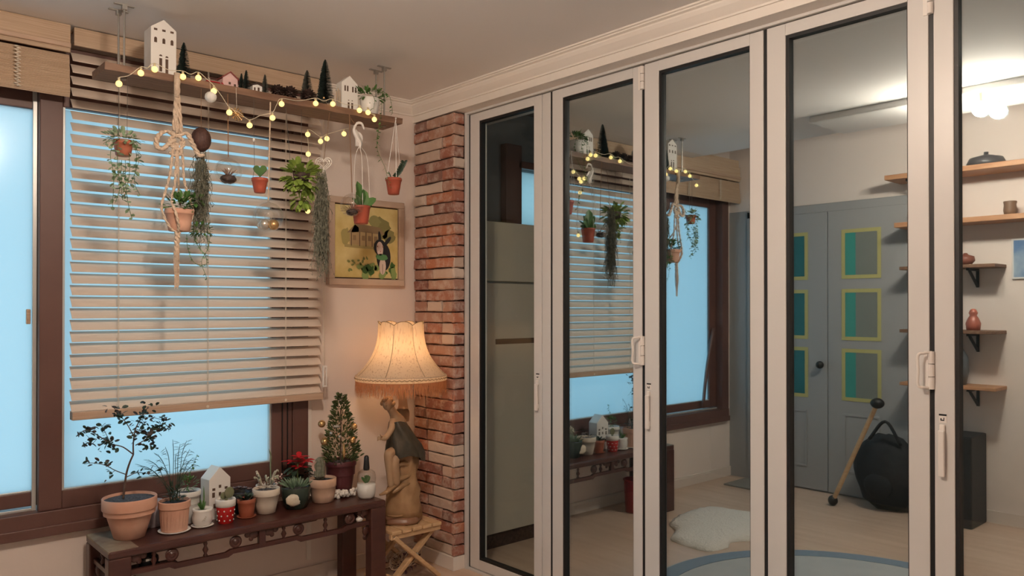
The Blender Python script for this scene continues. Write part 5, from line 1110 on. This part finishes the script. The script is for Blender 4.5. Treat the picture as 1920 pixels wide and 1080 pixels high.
sk_ = root('speaker_cabinet', (XL+.15, 1.72, 0), 'black speaker cabinet standing on floor below mirrored shelves', 'speaker'); part('body', MB().box((XL+.02, 1.58, 0), (XL+.27, 1.86, .52)), mat('speaker_black', (.015, .015, .017), .5), sk_, bevel=.008)
for z, rr in ((.16, .085), (.37, .055)):
    o = part('driver', MB().lathe((0, 0, 0), [(rr, 0), (rr*.9, .004), (rr*.5, -.006), (.001, -.004)], 20, cap0=False, cap1=True), M_greenpot, sk_)
    for v in o.data.vertices: q = V(v.co)+ORG[sk_.name]; v.co = V((XL+.273+q.z, 1.72+q.x, z+q.y))-ORG[sk_.name]
bg_ = root('black_bag', (-.22, 2.12, 0), 'slumped black bag leaning by the mirrored grey door', 'bag')
part('body', MB().ball((-.21, 2.09, .235), .17, 18, 12, (.62, 1.18, 1.38), .06), mat('bag_cloth', (.012, .013, .016), .8, bump=.4, bscale=20), bg_, True); part('strap', MB().tube(bez([(-.15, 1.98, .42), (-.1, 2.05, .56), (-.13, 2.16, .44)], 6), .010, 6), MATS['bag_cloth'], bg_, True); part('pocket', MB().ball((-.115, 2.10, .16), .09, 12, 8, (.35, 1, .9)), MATS['bag_cloth'], bg_, True)
sp = root('wooden_pole', (-.10, 2.30, 0), 'pale wooden pole with black ends leaning over the bag', 'pole'); part('shaft', MB().tube([(-.06, 2.36, .03), (.01, 2.06, .66)], .014, 8), M_stool, sp); part('end_cap', MB().ball((-.06, 2.36, .034), .03, 10, 8, (1, 1, 1.1)), M_black, sp, True); part('end_cap', MB().ball((.012, 2.05, .68), .04, 10, 8, (1, 1, .8)), M_black, sp, True)
st_ = solo('window_stick', MB().tube(bez([(-.02, 3.30, .53), (-.09, 3.315, .80), (-.19, 3.325, 1.10)], 6), .012, 8), M_wbrown, (0, 3.30, .52), 'curved brown stick leaning in the left window frame', 'stick', smooth=True)

# ================================================================= FLOOR COVERINGS, FRIDGE
fur = MB(); out = [(.776, 2.853), (.62, 2.86), (.56, 2.80), (.50, 2.606), (.52, 2.48), (.70, 2.38), (.977, 2.303), (1.10, 2.349), (1.20, 2.315), (1.325, 2.344), (1.33, 2.47), (1.30, 2.594), (1.16, 2.667), (1.06, 2.78), (.92, 2.84)]
oc = bez([V((x, y, 0)) for x, y in out+out[:1]], 5)[:-1]; cn = V((.92, 2.58, 0)); n = len(oc); fv = [cn+V((0, 0, .028))]
for fr_, z in ((.5, .03), (.85, .026), (1.0, .012), (1.01, .001)): fv += [cn+(q-cn)*fr_*(1+U(-.015, .015))+V((0, 0, z+U(-.004, .004) if z > .005 else z)) for q in oc]
ff = [(0, 1+k, 1+(k+1) % n) for k in range(n)]
for i in range(3): ff += [(1+i*n+k, 1+(i+1)*n+k, 1+(i+1)*n+(k+1) % n, 1+i*n+(k+1) % n) for k in range(n)]
fur.add(fv, ff); solo('sheepskin_rug', fur, mat('sheepskin', (.80, .76, .70), .95, bump=1, bscale=90), (.92, 2.58, 0), 'white fluffy sheepskin rug on the floor mirrored in door', 'rug', smooth=True)
rr_ = root('round_rug', (1.62, 1.46, 0), 'large round grey rug with a blue edge on the floor', 'rug')
part('pile', MB().lathe((1.62, 1.46, 0), [(.86, .001), (.87, .006), (.86, .010), (.001, .010)], 64, cap1=True), mat('grey_rug', (.40, .43, .45), .95, var=(.46, .48, .49), vscale=6, bump=.3, bscale=200), rr_)
part('blue_border', MB().lathe((1.62, 1.46, .0102), [(.76, 0), (.76, .002), (.85, .002), (.85, 0)], 64, cap0=False), mat('rug_blue', (.17, .24, .32), .95), rr_)
solo('door_mat', MB().box((XL+.04, 2.92, .0), (-.05, 3.15, .012)), mat('mat_grey', (.25, .24, .22), .95, bump=.5, bscale=200), (-.2, 3.0, 0), 'small grey mat in front of the mirrored grey door', 'mat', bevel=.003)
fg = root('refrigerator', (2.93, 3.27, 0), 'tall beige refrigerator seen through the leftmost glass door', 'refrigerator'); M_fr = mat('fridge_beige', (.62, .55, .46), .35)
part('body', MB().box((2.56, 3.13, .03), (3.25, 3.44, 1.70)), M_fr, fg, bevel=.006)
for z0, z1 in ((1.388, 1.698), (.08, 1.378)): part('door', MB().box((2.56, 3.10, z0), (3.25, 3.128, z1)), M_fr, fg, bevel=.005)
part('handle_recess', MB().box((2.66, 3.0985, 1.06), (2.95, 3.101, 1.088)), M_hole, fg); part('kick_plate', MB().box((2.57, 3.12, 0), (3.24, 3.4, .075)), M_cone, fg)

nl = root('ceiling_light', (3.6, .6, 2.40), 'added unseen round fill light in the room behind the doors', 'ceiling light')  # out-of-view lamp added as fill to brighten the next room
part('base', MB().lathe((3.6, .6, 2.37), [(.16, 0), (.17, .01), (.17, .03)], 32, cap1=True), M_white, nl, True); part('diffuser', MB().ball((3.6, .6, 2.365), .14, 24, 10, (1, 1, .25)), mat('fill_diffuser', (1, .86, .70), .3, emit=17), nl, True)
